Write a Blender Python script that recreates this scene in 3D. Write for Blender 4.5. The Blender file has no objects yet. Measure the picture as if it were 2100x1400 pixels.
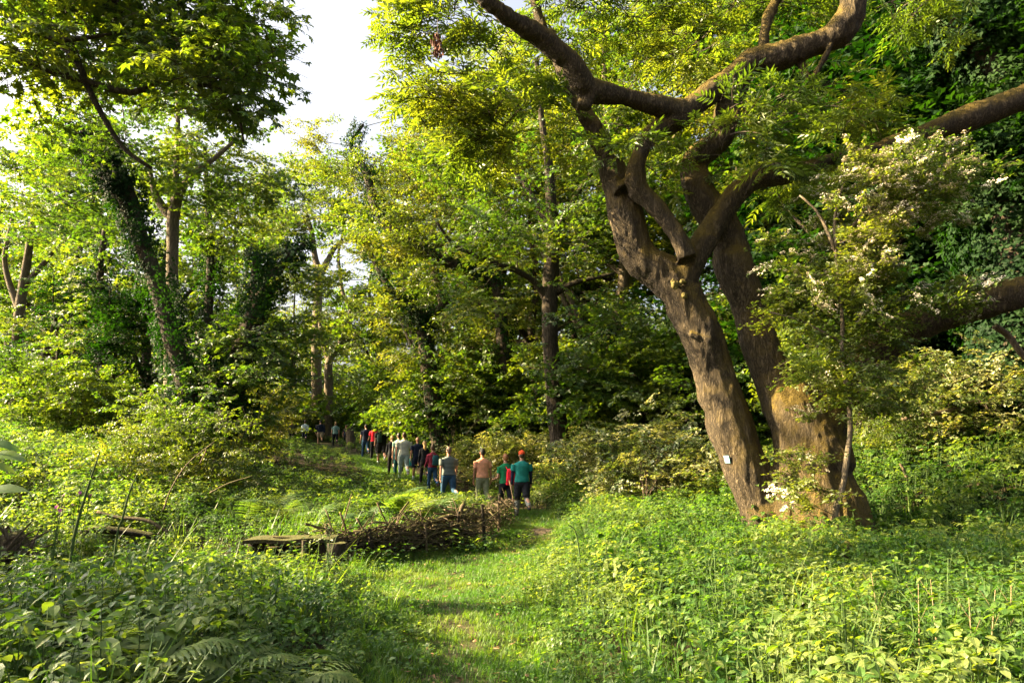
import bpy, math, random, time
import numpy as np
from mathutils import Vector, Matrix, noise as mnoise
T0 = time.time()
rng = np.random.default_rng(7); random.seed(7)
sc = bpy.context.scene
col = sc.collection
R = math.radians

# ---------------------------------------------------------------- camera, sky, sun, exposure
TILT = math.atan(240 / 1400)
CAMZ = 1.6
cam = bpy.data.objects.new('camera', bpy.data.cameras.new('camera')); col.objects.link(cam)
cam.data.sensor_width = 36; cam.data.lens = 24; cam.data.clip_start = .05; cam.data.clip_end = 3000
cam.location = (0, 0, CAMZ); cam.rotation_euler = (math.pi / 2 + TILT, 0, 0)
sc.camera = cam
SUN_AZ, SUN_EL = R(-89), R(29)          # azimuth measured from +Y, negative = to the left
w = bpy.data.worlds.new('World'); sc.world = w; w.use_nodes = True
nt = w.node_tree; bg = nt.nodes['Background']
sky = nt.nodes.new('ShaderNodeTexSky'); sky.sky_type = 'NISHITA'; sky.sun_disc = False
sky.sun_elevation = SUN_EL; sky.sun_rotation = SUN_AZ
sky.air_density = 0.9; sky.dust_density = 10.0; sky.ozone_density = 0.0; sky.altitude = 0
hs = nt.nodes.new('ShaderNodeHueSaturation'); hs.inputs['Saturation'].default_value = .62; hs.inputs['Value'].default_value = 1.15
nt.links.new(sky.outputs[0], hs.inputs['Color']); nt.links.new(hs.outputs[0], bg.inputs[0]); bg.inputs[1].default_value = .05
sun = bpy.data.objects.new('sun', bpy.data.lights.new('sun', 'SUN')); col.objects.link(sun)
sun.data.energy = 5.0; sun.data.angle = R(.5); sun.data.color = (1, .78, .43)
sd = Vector((math.sin(SUN_AZ) * math.cos(SUN_EL), math.cos(SUN_AZ) * math.cos(SUN_EL), math.sin(SUN_EL)))
sun.rotation_euler = sd.to_track_quat('Z', 'Y').to_euler()
sc.view_settings.view_transform = 'Standard'; sc.view_settings.look = 'None'
sc.view_settings.gamma = 1; sc.view_settings.use_curve_mapping = False
sc.view_settings.exposure = 3.15
cy = sc.cycles
cy.max_bounces = 6; cy.diffuse_bounces = 2; cy.glossy_bounces = 2; cy.transmission_bounces = 4; cy.transparent_max_bounces = 4
cy.caustics_reflective = False; cy.caustics_refractive = False
sc.render.use_persistent_data = False

def P(u, v, Y):
    """world point seen at photo pixel (u, v) at ground distance Y"""
    a = (u - 1050) / 1400; b = (700 - v) / 1400
    dy = math.cos(TILT) - math.sin(TILT) * b; dz = math.sin(TILT) + math.cos(TILT) * b
    s = Y / dy
    return np.array((a * s, Y, CAMZ + dz * s))
def PX(px, Y):   # length of px photo pixels at distance Y
    return px / 1400 * Y

# ---------------------------------------------------------------- helpers
def tag(o, label=None, cat=None, group=None, kind=None):
    if label: o['label'] = label
    if cat: o['category'] = cat
    if group: o['group'] = group
    if kind: o['kind'] = kind
    return o
def empty(name, loc=(0, 0, 0), rz=0):
    o = bpy.data.objects.new(name, None); col.objects.link(o)
    o.location = loc; o.rotation_euler = (0, 0, rz); o.empty_display_size = .2
    return o
def link(name, me, parent=None):
    o = bpy.data.objects.new(name, me); col.objects.link(o)
    if parent: o.parent = parent
    return o
class Soup:
    def __init__(s): s.V = []; s.F = []; s.M = []; s.R = []; s.n = 0
    def add(s, V, F, m=0, r=None):
        V = np.asarray(V, float).reshape(-1, 3); s.V.append(V)
        if r is None: r = random.random()
        for f in F:
            s.F.append([i + s.n for i in f]); s.M.append(m); s.R.append(r)
        s.n += len(V)
    def tube(s, pts, rad, sides=6, m=0, cap=True, rough=0, seed=0, ell=None):
        V, F = tube(pts, rad, sides, cap, rough, seed, ell); s.add(V, F, m)
    def mesh(s, name, mats, smooth=False):
        me = bpy.data.meshes.new(name)
        V = np.concatenate(s.V) if s.V else np.zeros((0, 3))
        me.from_pydata(V.tolist(), [], s.F)
        for m in mats: me.materials.append(m)
        if len(mats) > 1: me.polygons.foreach_set('material_index', s.M)
        a = me.attributes.new('rnd', 'FLOAT', 'FACE'); a.data.foreach_set('value', s.R)
        if smooth: me.polygons.foreach_set('use_smooth', [True] * len(s.F))
        me.update(); return me
def catmull(pts, n):
    """resample control rows (any width) with a Catmull-Rom spline"""
    p = np.asarray(pts, float)
    if len(p) < 3: 
        t = np.linspace(0, 1, n)[:, None]; return p[0] * (1 - t) + p[-1] * t
    q = np.vstack([2 * p[0] - p[1], p, 2 * p[-1] - p[-2]])
    out = []
    for t in np.linspace(0, len(p) - 1 - 1e-6, n):
        i = int(t); f = t - i; a, b, c, d = q[i:i + 4]
        out.append(.5 * ((2 * b) + (c - a) * f + (2 * a - 5 * b + 4 * c - d) * f * f + (3 * b - 3 * c + d - a) * f ** 3))
    return np.array(out)
def tube(pts, rad, sides=6, cap=True, rough=0, seed=0, ell=None):
    p = np.asarray(pts, float); n = len(p)
    rad = np.broadcast_to(np.asarray(rad, float), (n,))
    t = np.gradient(p, axis=0); t /= np.linalg.norm(t, axis=1)[:, None] + 1e-9
    ref = np.array((1., 0, 0)) if abs(t[0][0]) < .8 else np.array((0, 1., 0))
    V = []; ang = np.linspace(0, 2 * np.pi, sides, endpoint=False)
    u = ref - t[0] * ref.dot(t[0]); u /= np.linalg.norm(u)
    rs = np.random.default_rng(seed)
    prof = 1 + rough * rs.normal(size=sides)
    for i in range(n):
        u = u - t[i] * u.dot(t[i]); u /= np.linalg.norm(u) + 1e-9
        v = np.cross(t[i], u)
        pr = prof * (1 + rough * .6 * rs.normal(size=sides)) if rough else 1
        ca, sa = np.cos(ang) * rad[i] * pr, np.sin(ang) * rad[i] * pr
        if ell is not None: sa = sa * (ell[i] if np.ndim(ell) else ell)
        V.append(p[i] + ca[:, None] * u + sa[:, None] * v)
    V = np.concatenate(V); F = []
    for i in range(n - 1):
        a = i * sides; b = a + sides
        for k in range(sides):
            k2 = (k + 1) % sides
            F.append((a + k, a + k2, b + k2, b + k))
    if cap:
        F.append(tuple(range(sides))[::-1]); F.append(tuple(range((n - 1) * sides, n * sides)))
    return V, F
def box(s, c, d, rot=None, m=0, jit=0):
    V = np.array([(x, y, z) for x in (-.5, .5) for y in (-.5, .5) for z in (-.5, .5)]) * np.array(d)
    if jit: V += rng.normal(size=V.shape) * jit
    if rot is not None: V = V @ np.array(rot).T
    s.add(V + np.array(c), [(0, 1, 3, 2), (4, 6, 7, 5), (0, 4, 5, 1), (2, 3, 7, 6), (0, 2, 6, 4), (1, 5, 7, 3)], m)
def evaluate(o, name):
    dg = bpy.context.evaluated_depsgraph_get(); dg.update()
    me = bpy.data.meshes.new_from_object(o.evaluated_get(dg)); me.name = name
    bpy.data.objects.remove(o); return me
def remesh(soup, voxel, name, mats, smooth_iter=0):
    me = soup.mesh('tmp', []); o = bpy.data.objects.new('tmp', me); col.objects.link(o)
    md = o.modifiers.new('r', 'REMESH'); md.mode = 'VOXEL'; md.voxel_size = voxel; md.use_smooth_shade = True
    if smooth_iter:
        s = o.modifiers.new('s', 'SMOOTH'); s.iterations = smooth_iter; s.factor = .6
    out = evaluate(o, name); out.materials.clear()
    for m in mats: out.materials.append(m)
    return out
def fbm(v, s, o=3):
    return mnoise.fractal(Vector(v) * s, 1.0, 2.0, o)

# ---------------------------------------------------------------- materials
def newmat(name):
    m = bpy.data.materials.new(name); m.use_nodes = True
    n = m.node_tree; n.nodes.clear()
    out = n.nodes.new('ShaderNodeOutputMaterial'); return m, n, out
def N(n, t, **kw):
    x = n.nodes.new(t)
    for k, v in kw.items():
        if k.startswith('i_'):
            key = k[2:]; key = int(key) if key.isdigit() else key
            x.inputs[key].default_value = v
        else: setattr(x, k, v)
    return x
def leafmat(name, c1, c2, c3, trans=(.4, .5, .05), tf=.45, rough=.45, spec=.5, patch=.35):
    """leaf: two greens mixed per leaf, drifting over the plant, with light passing through"""
    c1, c2, c3 = [tuple(x * .72 for x in c) for c in (c1, c2, c3)]
    m, n, out = newmat(name); L = n.links.new
    at = N(n, 'ShaderNodeAttribute', attribute_name='rnd'); oi = N(n, 'ShaderNodeObjectInfo')
    geo = N(n, 'ShaderNodeNewGeometry')
    nz = N(n, 'ShaderNodeTexNoise', i_Scale=patch, i_Detail=2.0); L(geo.outputs['Position'], nz.inputs['Vector'])
    a1 = N(n, 'ShaderNodeMath', operation='MULTIPLY_ADD'); a1.inputs[1].default_value = .55
    L(at.outputs['Fac'], a1.inputs[0]); 
    a2 = N(n, 'ShaderNodeMath', operation='MULTIPLY_ADD'); a2.inputs[1].default_value = .3
    L(oi.outputs['Random'], a2.inputs[0])
    a3 = N(n, 'ShaderNodeMapRange'); a3.inputs[1].default_value = .35; a3.inputs[2].default_value = .65
    a3.inputs[3].default_value = -.35; a3.inputs[4].default_value = .45
    L(nz.outputs[0], a3.inputs[0]); L(a3.outputs[0], a2.inputs[2]); L(a2.outputs[0], a1.inputs[2])
    cr = N(n, 'ShaderNodeValToRGB'); e = cr.color_ramp.elements
    e[0].position = .05; e[0].color = (*c1, 1); e[1].position = .95; e[1].color = (*c3, 1)
    x = e.new(.5); x.color = (*c2, 1)
    L(a1.outputs[0], cr.inputs[0])
    p = N(n, 'ShaderNodeBsdfPrincipled', i_Roughness=rough); p.inputs['Specular IOR Level'].default_value = spec
    L(cr.outputs[0], p.inputs['Base Color'])
    tr = N(n, 'ShaderNodeBsdfTranslucent')
    mx = N(n, 'ShaderNodeMix', data_type='RGBA', blend_type='MULTIPLY'); mx.inputs[0].default_value = 1
    L(cr.outputs[0], mx.inputs[6]); mx.inputs[7].default_value = (trans[0] * 5, trans[1] * 5, trans[2] * 5, 1)
    L(mx.outputs[2], tr.inputs[0])
    ms = N(n, 'ShaderNodeMixShader'); ms.inputs[0].default_value = tf
    L(p.outputs[0], ms.inputs[1]); L(tr.outputs[0], ms.inputs[2]); L(ms.outputs[0], out.inputs[0])
    return m
def barkmat(name, ca, cb, moss=(.085, .085, .015), mossamt=.5, sc_=9, bump=.5, stretch=.18, dist=.03):
    ca, cb, moss = [tuple(x * .74 for x in c) for c in (ca, cb, moss)]
    m, n, out = newmat(name); L = n.links.new
    tc = N(n, 'ShaderNodeTexCoord'); mp = N(n, 'ShaderNodeMapping'); mp.inputs[3].default_value = (1, 1, stretch)
    L(tc.outputs['Object'], mp.inputs[0])
    nz0 = N(n, 'ShaderNodeTexNoise', i_Scale=sc_ * .35, i_Detail=3.0); L(mp.outputs[0], nz0.inputs['Vector'])
    mv = N(n, 'ShaderNodeMix', data_type='VECTOR'); mv.inputs[0].default_value = .18
    L(mp.outputs[0], mv.inputs[4]); L(nz0.outputs[1], mv.inputs[5])
    vo = N(n, 'ShaderNodeTexNoise', i_Scale=sc_ * 1.9, i_Detail=7.0, i_Roughness=.62); L(mv.outputs[1], vo.inputs['Vector'])
    rd = N(n, 'ShaderNodeMath', operation='SUBTRACT'); L(vo.outputs[0], rd.inputs[0]); rd.inputs[1].default_value = .5
    ab = N(n, 'ShaderNodeMath', operation='ABSOLUTE'); L(rd.outputs[0], ab.inputs[0])
    mr = N(n, 'ShaderNodeMapRange'); mr.inputs[1].default_value = 0; mr.inputs[2].default_value = .16; L(ab.outputs[0], mr.inputs[0])
    nz = N(n, 'ShaderNodeTexNoise', i_Scale=sc_ * 5, i_Detail=6.0, i_Roughness=.65); L(mp.outputs[0], nz.inputs['Vector'])
    h = N(n, 'ShaderNodeMath', operation='MULTIPLY_ADD'); h.inputs[1].default_value = .7
    L(nz.outputs[0], h.inputs[0]); L(mr.outputs[0], h.inputs[2])
    cr = N(n, 'ShaderNodeValToRGB'); e = cr.color_ramp.elements
    e[0].position = .15; e[0].color = (*ca, 1); e[1].position = .85; e[1].color = (*cb, 1)
    hs = N(n, 'ShaderNodeMath', operation='MULTIPLY'); hs.inputs[1].default_value = .68; L(h.outputs[0], hs.inputs[0])
    L(hs.outputs[0], cr.inputs[0])
    geo = N(n, 'ShaderNodeNewGeometry'); sx = N(n, 'ShaderNodeSeparateXYZ'); L(geo.outputs['Normal'], sx.inputs[0])
    nm = N(n, 'ShaderNodeTexNoise', i_Scale=1.6, i_Detail=6.0, i_Roughness=.7); L(tc.outputs['Object'], nm.inputs['Vector'])
    ma = N(n, 'ShaderNodeMath', operation='MULTIPLY_ADD'); ma.inputs[1].default_value = .55; L(sx.outputs[2], ma.inputs[0]); L(nm.outputs[0], ma.inputs[2])
    mr2 = N(n, 'ShaderNodeMapRange'); mr2.inputs[1].default_value = .72 - mossamt * .35; mr2.inputs[2].default_value = .95 - mossamt * .25
    L(ma.outputs[0], mr2.inputs[0])
    n3 = N(n, 'ShaderNodeTexNoise', i_Scale=40.0, i_Detail=4.0); L(tc.outputs['Object'], n3.inputs['Vector'])
    mc = N(n, 'ShaderNodeValToRGB'); q = mc.color_ramp.elements; q[0].position = .3; q[0].color = (moss[0] * .45, moss[1] * .45, moss[2] * .6, 1); q[1].position = .7; q[1].color = (*moss, 1)
    L(n3.outputs[0], mc.inputs[0])
    mx = N(n, 'ShaderNodeMix', data_type='RGBA'); L(mr2.outputs[0], mx.inputs[0]); L(cr.outputs[0], mx.inputs[6]); L(mc.outputs[0], mx.inputs[7])
    hb = N(n, 'ShaderNodeMix', data_type='FLOAT'); L(mr2.outputs[0], hb.inputs[0]); L(h.outputs[0], hb.inputs[2]); L(n3.outputs[0], hb.inputs[3])
    bp = N(n, 'ShaderNodeBump', i_Strength=bump, i_Distance=dist); L(hb.outputs[0], bp.inputs['Height'])
    p = N(n, 'ShaderNodeBsdfPrincipled', i_Roughness=.9); p.inputs['Specular IOR Level'].default_value = .2
    L(mx.outputs[2], p.inputs['Base Color']); L(bp.outputs[0], p.inputs['Normal']); L(p.outputs[0], out.inputs[0])
    return m
def plain(name, c, rough=.8, var=.25, scale=30, spec=.3, bump=0):
    c = tuple(x * .8 for x in c)
    m, n, out = newmat(name); L = n.links.new
    tc = N(n, 'ShaderNodeTexCoord'); nz = N(n, 'ShaderNodeTexNoise', i_Scale=scale, i_Detail=4.0); L(tc.outputs['Object'], nz.inputs['Vector'])
    cr = N(n, 'ShaderNodeValToRGB'); e = cr.color_ramp.elements
    e[0].position = .3; e[0].color = tuple(x * (1 - var) for x in c) + (1,); e[1].position = .7; e[1].color = tuple(min(1, x * (1 + var)) for x in c) + (1,)
    L(nz.outputs[0], cr.inputs[0])
    p = N(n, 'ShaderNodeBsdfPrincipled', i_Roughness=rough); p.inputs['Specular IOR Level'].default_value = spec
    L(cr.outputs[0], p.inputs['Base Color']); L(p.outputs[0], out.inputs[0])
    if bump:
        bp = N(n, 'ShaderNodeBump', i_Strength=bump, i_Distance=.01); L(nz.outputs[0], bp.inputs['Height']); L(bp.outputs[0], p.inputs['Normal'])
    return m
def striped(name, c1, c2, freq, width=.5, plaid=False):
    m, n, out = newmat(name); L = n.links.new
    tc = N(n, 'ShaderNodeTexCoord'); sx = N(n, 'ShaderNodeSeparateXYZ'); L(tc.outputs['Object'], sx.inputs[0])
    def st(o):
        a = N(n, 'ShaderNodeMath', operation='MULTIPLY'); a.inputs[1].default_value = freq; L(o, a.inputs[0])
        b = N(n, 'ShaderNodeMath', operation='FRACT'); L(a.outputs[0], b.inputs[0])
        c = N(n, 'ShaderNodeMath', operation='LESS_THAN'); c.inputs[1].default_value = width; L(b.outputs[0], c.inputs[0]); return c.outputs[0]
    f = st(sx.outputs[2])
    if plaid:
        g = st(sx.outputs[0]); mm = N(n, 'ShaderNodeMath', operation='MAXIMUM'); L(f, mm.inputs[0]); L(g, mm.inputs[1]); f = mm.outputs[0]
    mx = N(n, 'ShaderNodeMix', data_type='RGBA'); L(f, mx.inputs[0]); mx.inputs[6].default_value = (*c1, 1); mx.inputs[7].default_value = (*c2, 1)
    p = N(n, 'ShaderNodeBsdfPrincipled', i_Roughness=.85); L(mx.outputs[2], p.inputs['Base Color']); L(p.outputs[0], out.inputs[0])
    return m

TR = (.78, .74, .16)
M = {}
M['leaf_maple'] = leafmat('maple_leaf', (.028, .070, .012), (.060, .115, .016), (.120, .160, .022), trans=TR, tf=.36)
M['leaf_ash'] = leafmat('ash_leaf', (.045, .085, .014), (.085, .135, .020), (.150, .180, .030), trans=TR, tf=.36)
M['leaf_oak'] = leafmat('oak_leaf', (.040, .075, .012), (.080, .120, .018), (.150, .160, .028), trans=TR, tf=.36)
M['leaf_thorn'] = leafmat('hawthorn_leaf', (.045, .090, .016), (.090, .140, .026), (.150, .180, .040), trans=TR, tf=.36)
M['leaf_ivy'] = leafmat('ivy_leaf', (.006, .022, .006), (.012, .036, .008), (.028, .062, .014), trans=(.6, .8, .1), tf=.2, rough=.65, spec=.10)
M['leaf_herb'] = leafmat('herb_leaf', (.030, .085, .016), (.060, .130, .020), (.135, .190, .045), trans=(.9, .85, .16), tf=.36, rough=.45, spec=.4, patch=.8)  # lightest tone raised in imitation of cream sun highlights
M['leaf_herb2'] = leafmat('ground_elder_leaf', (.040, .100, .018), (.080, .145, .026), (.175, .220, .065), trans=(.9, .85, .18), tf=.36, rough=.45, spec=.4, patch=.8)  # pale end lifted likewise, cream highlights put into the colour
M['leaf_fern'] = leafmat('fern_leaf', (.038, .090, .020), (.070, .125, .028), (.130, .170, .050), trans=(.85, .8, .2), tf=.26, rough=.5, spec=.4, patch=.8)
M['leaf_bramble'] = leafmat('bramble_leaf', (.045, .085, .022), (.130, .165, .055), (.360, .350, .190), trans=(.9, .85, .2), tf=.28, rough=.4, spec=.6, patch=1.2)  # palest tone paints the cream of sunlit highlights into the leaf
M['grass'] = leafmat('grass_blade', (.040, .105, .014), (.065, .140, .018), (.115, .165, .030), trans=(.8, .8, .16), tf=.30, rough=.5, spec=.35, patch=1.0)
M['stem'] = plain('green_stem', (.05, .09, .02))
M['twig'] = plain('dark_twig', (.045, .032, .020))
M['bark_big'] = barkmat('bark_mossy', (.020, .015, .010), (.185, .140, .085), moss=(.150, .105, .018), mossamt=.82, sc_=15, bump=1.0, stretch=.24, dist=.035)
M['bark'] = barkmat('bark_brown', (.022, .017, .012), (.095, .074, .050), mossamt=.25, sc_=10, bump=.6)
M['bark_pale'] = barkmat('bark_pale', (.090, .070, .045), (.250, .200, .135), mossamt=.15, sc_=10, bump=.5)
M['blossom'] = plain('blossom', (.85, .76, .58), var=.06)
M['pink'] = plain('pink_petal', (.62, .16, .38), var=.2)
M['deadleaf'] = plain('dead_leaf', (.11, .035, .018), var=.4)
M['wood_old'] = barkmat('weathered_wood', (.060, .048, .034), (.200, .160, .110), mossamt=.05, sc_=14, bump=.5, stretch=.1)
M['wood_dark'] = barkmat('rotten_wood', (.016, .012, .009), (.060, .045, .030), mossamt=.2, sc_=14, bump=.5)
M['brush'] = barkmat('dead_branch', (.055, .040, .026), (.225, .165, .105), mossamt=0, sc_=20, bump=.3)

# ---------------------------------------------------------------- terrain
PY = np.array([0, 5, 7, 8.6, 10.7, 12, 13.2, 15.4, 17, 19, 22, 24, 27, 34, 50, 60, 90.])
PL = np.array([-.85, -.95, -1.25, -1.8, -2.35, -1.9, -.8, .05, 0, -.35, -1.9, -3.4, -5.2, -7.8, -15.4, -20, -30])
PR = np.array([.2, .30, .25, .25, .35, .6, .95, 1.15, 1.1, .9, -.4, -1.9, -3.4, -5.8, -13.2, -17, -27])
HY = np.array([-50, 0, 17, 19, 22, 27, 34.5, 50, 70, 100, 200, 400.])
HZ = np.array([0, 0, 0, .05, .22, .70, 1.45, 2.15, 3.2, 6.0, 10, 10.])
def sstep(a, b, x):
    t = np.clip((x - a) / (b - a), 0, 1); return t * t * (3 - 2 * t)
_ph = rng.uniform(0, 6.28, 24); _fx = rng.normal(size=24); _fy = rng.normal(size=24)
def H(x, y):
    x = np.asarray(x, float); y = np.asarray(y, float)
    z = np.interp(y, HY, HZ)
    right = np.maximum(0, x - 3.6 + .06 * (y - 10)) * .34 * sstep(8, 16, y)
    z = z + 9 * (1 - np.exp(-right / 9))
    left = np.maximum(0, -5.6 - x) * .27 * sstep(7, 16, y) * (1 - .80 * sstep(21, 40, y))
    z = z + 6 * (1 - np.exp(-left / 6))
    bump = 0
    for i in range(24):
        f = .25 * 1.16 ** i
        bump = bump + np.sin((x * _fx[i] + y * _fy[i]) * f + _ph[i]) * .045 / (1 + f)
    z = z + bump
    c = (np.interp(y, PY, PL) + np.interp(y, PY, PR)) / 2
    z = z - .06 * np.exp(-((x - c) / .8) ** 2)
    return z
def path_d(x, y):
    """signed distance outside the path (negative on it)"""
    l = np.interp(y, PY, PL); r = np.interp(y, PY, PR)
    return np.maximum(l - x, x - r)
def ground():
    xs = np.concatenate([-np.geomspace(300, 14, 26), np.linspace(-13.9, 13.9, 190), np.geomspace(14, 300, 26)])
    ys = np.concatenate([[-60, -30, -15, -8, -4, 0], np.linspace(2, 30, 190), np.geomspace(30.3, 500, 60)])
    X, Y = np.meshgrid(xs, ys); Z = H(X, Y)
    nx, ny = len(xs), len(ys)
    V = np.stack([X.ravel(), Y.ravel(), Z.ravel()], 1)
    i = np.arange(nx * ny).reshape(ny, nx)
    F = np.stack([i[:-1, :-1], i[:-1, 1:], i[1:, 1:], i[1:, :-1]], -1).reshape(-1, 4)
    me = bpy.data.meshes.new('ground'); me.from_pydata(V.tolist(), [], F.tolist())
    a = me.attributes.new('dirt', 'FLOAT', 'POINT')
    d = path_d(X, Y); c = (np.interp(Y, PY, PL) + np.interp(Y, PY, PR)) / 2
    dirt = np.exp(-((X - c) / .38) ** 2) * .43 * sstep(12, 8, Y)
    dirt = np.maximum(dirt, np.exp(-((X - .66) / .36) ** 2 - ((Y - 15.6) / 1.3) ** 2) * 1.3)
    dirt = np.maximum(dirt, (d < .1) * sstep(17, 19, Y) * sstep(30, 26, Y) * .45)
    a.data.foreach_set('value', dirt.ravel())
    b = me.attributes.new('lawn', 'FLOAT', 'POINT'); b.data.foreach_set('value', sstep(.5, -.1, d).ravel())
    me.polygons.foreach_set('use_smooth', [True] * len(F))
    m, n, out = newmat('ground'); L = n.links.new
    at = N(n, 'ShaderNodeAttribute', attribute_name='dirt'); la = N(n, 'ShaderNodeAttribute', attribute_name='lawn')
    tc = N(n, 'ShaderNodeTexCoord')
    n1 = N(n, 'ShaderNodeTexNoise', i_Scale=3.5, i_Detail=8.0, i_Roughness=.7); L(tc.outputs['Object'], n1.inputs['Vector'])
    n2 = N(n, 'ShaderNodeTexNoise', i_Scale=45.0, i_Detail=6.0, i_Roughness=.7); L(tc.outputs['Object'], n2.inputs['Vector'])
    s = N(n, 'ShaderNodeMath', operation='ADD'); L(at.outputs['Fac'], s.inputs[0]); L(n1.outputs[0], s.inputs[1])
    mr = N(n, 'ShaderNodeMapRange'); mr.inputs[1].default_value = .85; mr.inputs[2].default_value = 1.15; L(s.outputs[0], mr.inputs[0])
    g = N(n, 'ShaderNodeValToRGB'); e = g.color_ramp.elements; e[0].position = .35; e[0].color = (.016, .022, .007, 1); e[1].position = .65; e[1].color = (.045, .062, .014, 1); L(n2.outputs[0], g.inputs[0])
    f = N(n, 'ShaderNodeValToRGB'); e = f.color_ramp.elements; e[0].position = .35; e[0].color = (.018, .014, .009, 1); e[1].position = .7; e[1].color = (.055, .042, .024, 1); L(n2.outputs[0], f.inputs[0])
    di = N(n, 'ShaderNodeValToRGB'); e = di.color_ramp.elements; e[0].position = .3; e[0].color = (.07, .052, .032, 1); e[1].position = .7; e[1].color = (.20, .155, .10, 1); L(n2.outputs[0], di.inputs[0])
    m1 = N(n, 'ShaderNodeMix', data_type='RGBA'); L(la.outputs['Fac'], m1.inputs[0]); L(f.outputs[0], m1.inputs[6]); L(g.outputs[0], m1.inputs[7])
    m2 = N(n, 'ShaderNodeMix', data_type='RGBA'); L(mr.outputs[0], m2.inputs[0]); L(m1.outputs[2], m2.inputs[6]); L(di.outputs[0], m2.inputs[7])
    bp = N(n, 'ShaderNodeBump', i_Strength=.6, i_Distance=.03); L(n2.outputs[0], bp.inputs['Height'])
    p = N(n, 'ShaderNodeBsdfPrincipled', i_Roughness=.95); p.inputs['Specular IOR Level'].default_value = .1
    L(m2.outputs[2], p.inputs['Base Color']); L(bp.outputs[0], p.inputs['Normal']); L(p.outputs[0], out.inputs[0])
    me.materials.append(m); o = link('ground', me); tag(o, kind='structure')
ground()

# ---------------------------------------------------------------- leaves and sprays (templates placed many times over)
def rot3(yaw=0, pitch=0, roll=0):
    return np.array(Matrix.Rotation(yaw, 3, 'Z') @ Matrix.Rotation(-pitch, 3, 'Y') @ Matrix.Rotation(roll, 3, 'X'))
def leaf_kite(L, W, fold=.18):
    return np.array([(0, 0, 0), (.42 * L, -W / 2, fold * W), (L, 0, -.12 * L), (.42 * L, W / 2, fold * W)]), [(0, 1, 2), (0, 2, 3)]
def leaf_oval(L, W, droop=.25, fold=.2):
    x = [0, .22, .52, .80, 1]; wv = [0, .80, 1, .62, 0]
    V = [(L * a, 0, -droop * L * a * a) for a in x]; F = []
    n = len(V)
    for s in (-1, 1):
        b = len(V)
        for i in (1, 2, 3): V.append((L * x[i] * .97, s * W / 2 * wv[i], -droop * L * x[i] ** 2 + fold * W * wv[i]))
        fs = [(0, 1, b), (1, 2, b + 1, b), (2, 3, b + 2, b + 1), (3, 4, b + 2)]
        F += fs if s > 0 else [f[::-1] for f in fs]
    return np.array(V), F
def leaf_maple(S):
    ang = [-125, -95, -78, -52, -30, 0, 30, 52, 78, 95, 125]
    rad = [.34, .62, .42, .92, .50, 1.05, .50, .92, .42, .62, .34]
    V = [(0, 0, 0)] + [(S * r * math.cos(R(a)) * .8, S * r * math.sin(R(a)) * .8, -.20 * S * r * r + (.05 * S if r < .55 else 0)) for a, r in zip(ang, rad)]
    return np.array(V), [(0, i, i + 1) for i in range(1, 11)]
def leaf_ivy(S):
    V = [(0, 0, 0), (-.15 * S, -.4 * S, 0), (.25 * S, -.48 * S, .05 * S), (.45 * S, -.2 * S, .03 * S), (.95 * S, 0, -.1 * S), (.45 * S, .2 * S, .03 * S), (.25 * S, .48 * S, .05 * S), (-.15 * S, .4 * S, 0)]
    return np.array(V), [(0, i, i + 1) for i in range(1, 7)]
def leaf_pinnate(s, pos, rotm, L, n=4, W=.03, m=0):
    """compound leaf: pairs of leaflets on a drooping stalk"""
    r = random.random()
    st = [(L * t, 0, -.35 * L * t * t) for t in np.linspace(0, 1, 4)]
    V, F = tube(st, [.003, .002, .002, .001], 3, False); s.add(V @ rotm.T + pos, F, 1, r)
    for i in range(n * 2 + 1):
        if i == n * 2: t, a = 1, 0
        else: t = .32 + .62 * (i // 2) / (n - .5); a = (1 if i % 2 else -1) * R(62 - 6 * (i // 2))
        k = L * (.42 - .10 * abs(t - .6))
        V, F = leaf_kite(k, k * .34)
        V = V @ rot3(a, random.uniform(-.35, .05), random.uniform(-.3, .3)).T + np.array((L * t, 0, -.35 * L * t * t))
        s.add(V @ rotm.T + pos, F, m, r)
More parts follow.
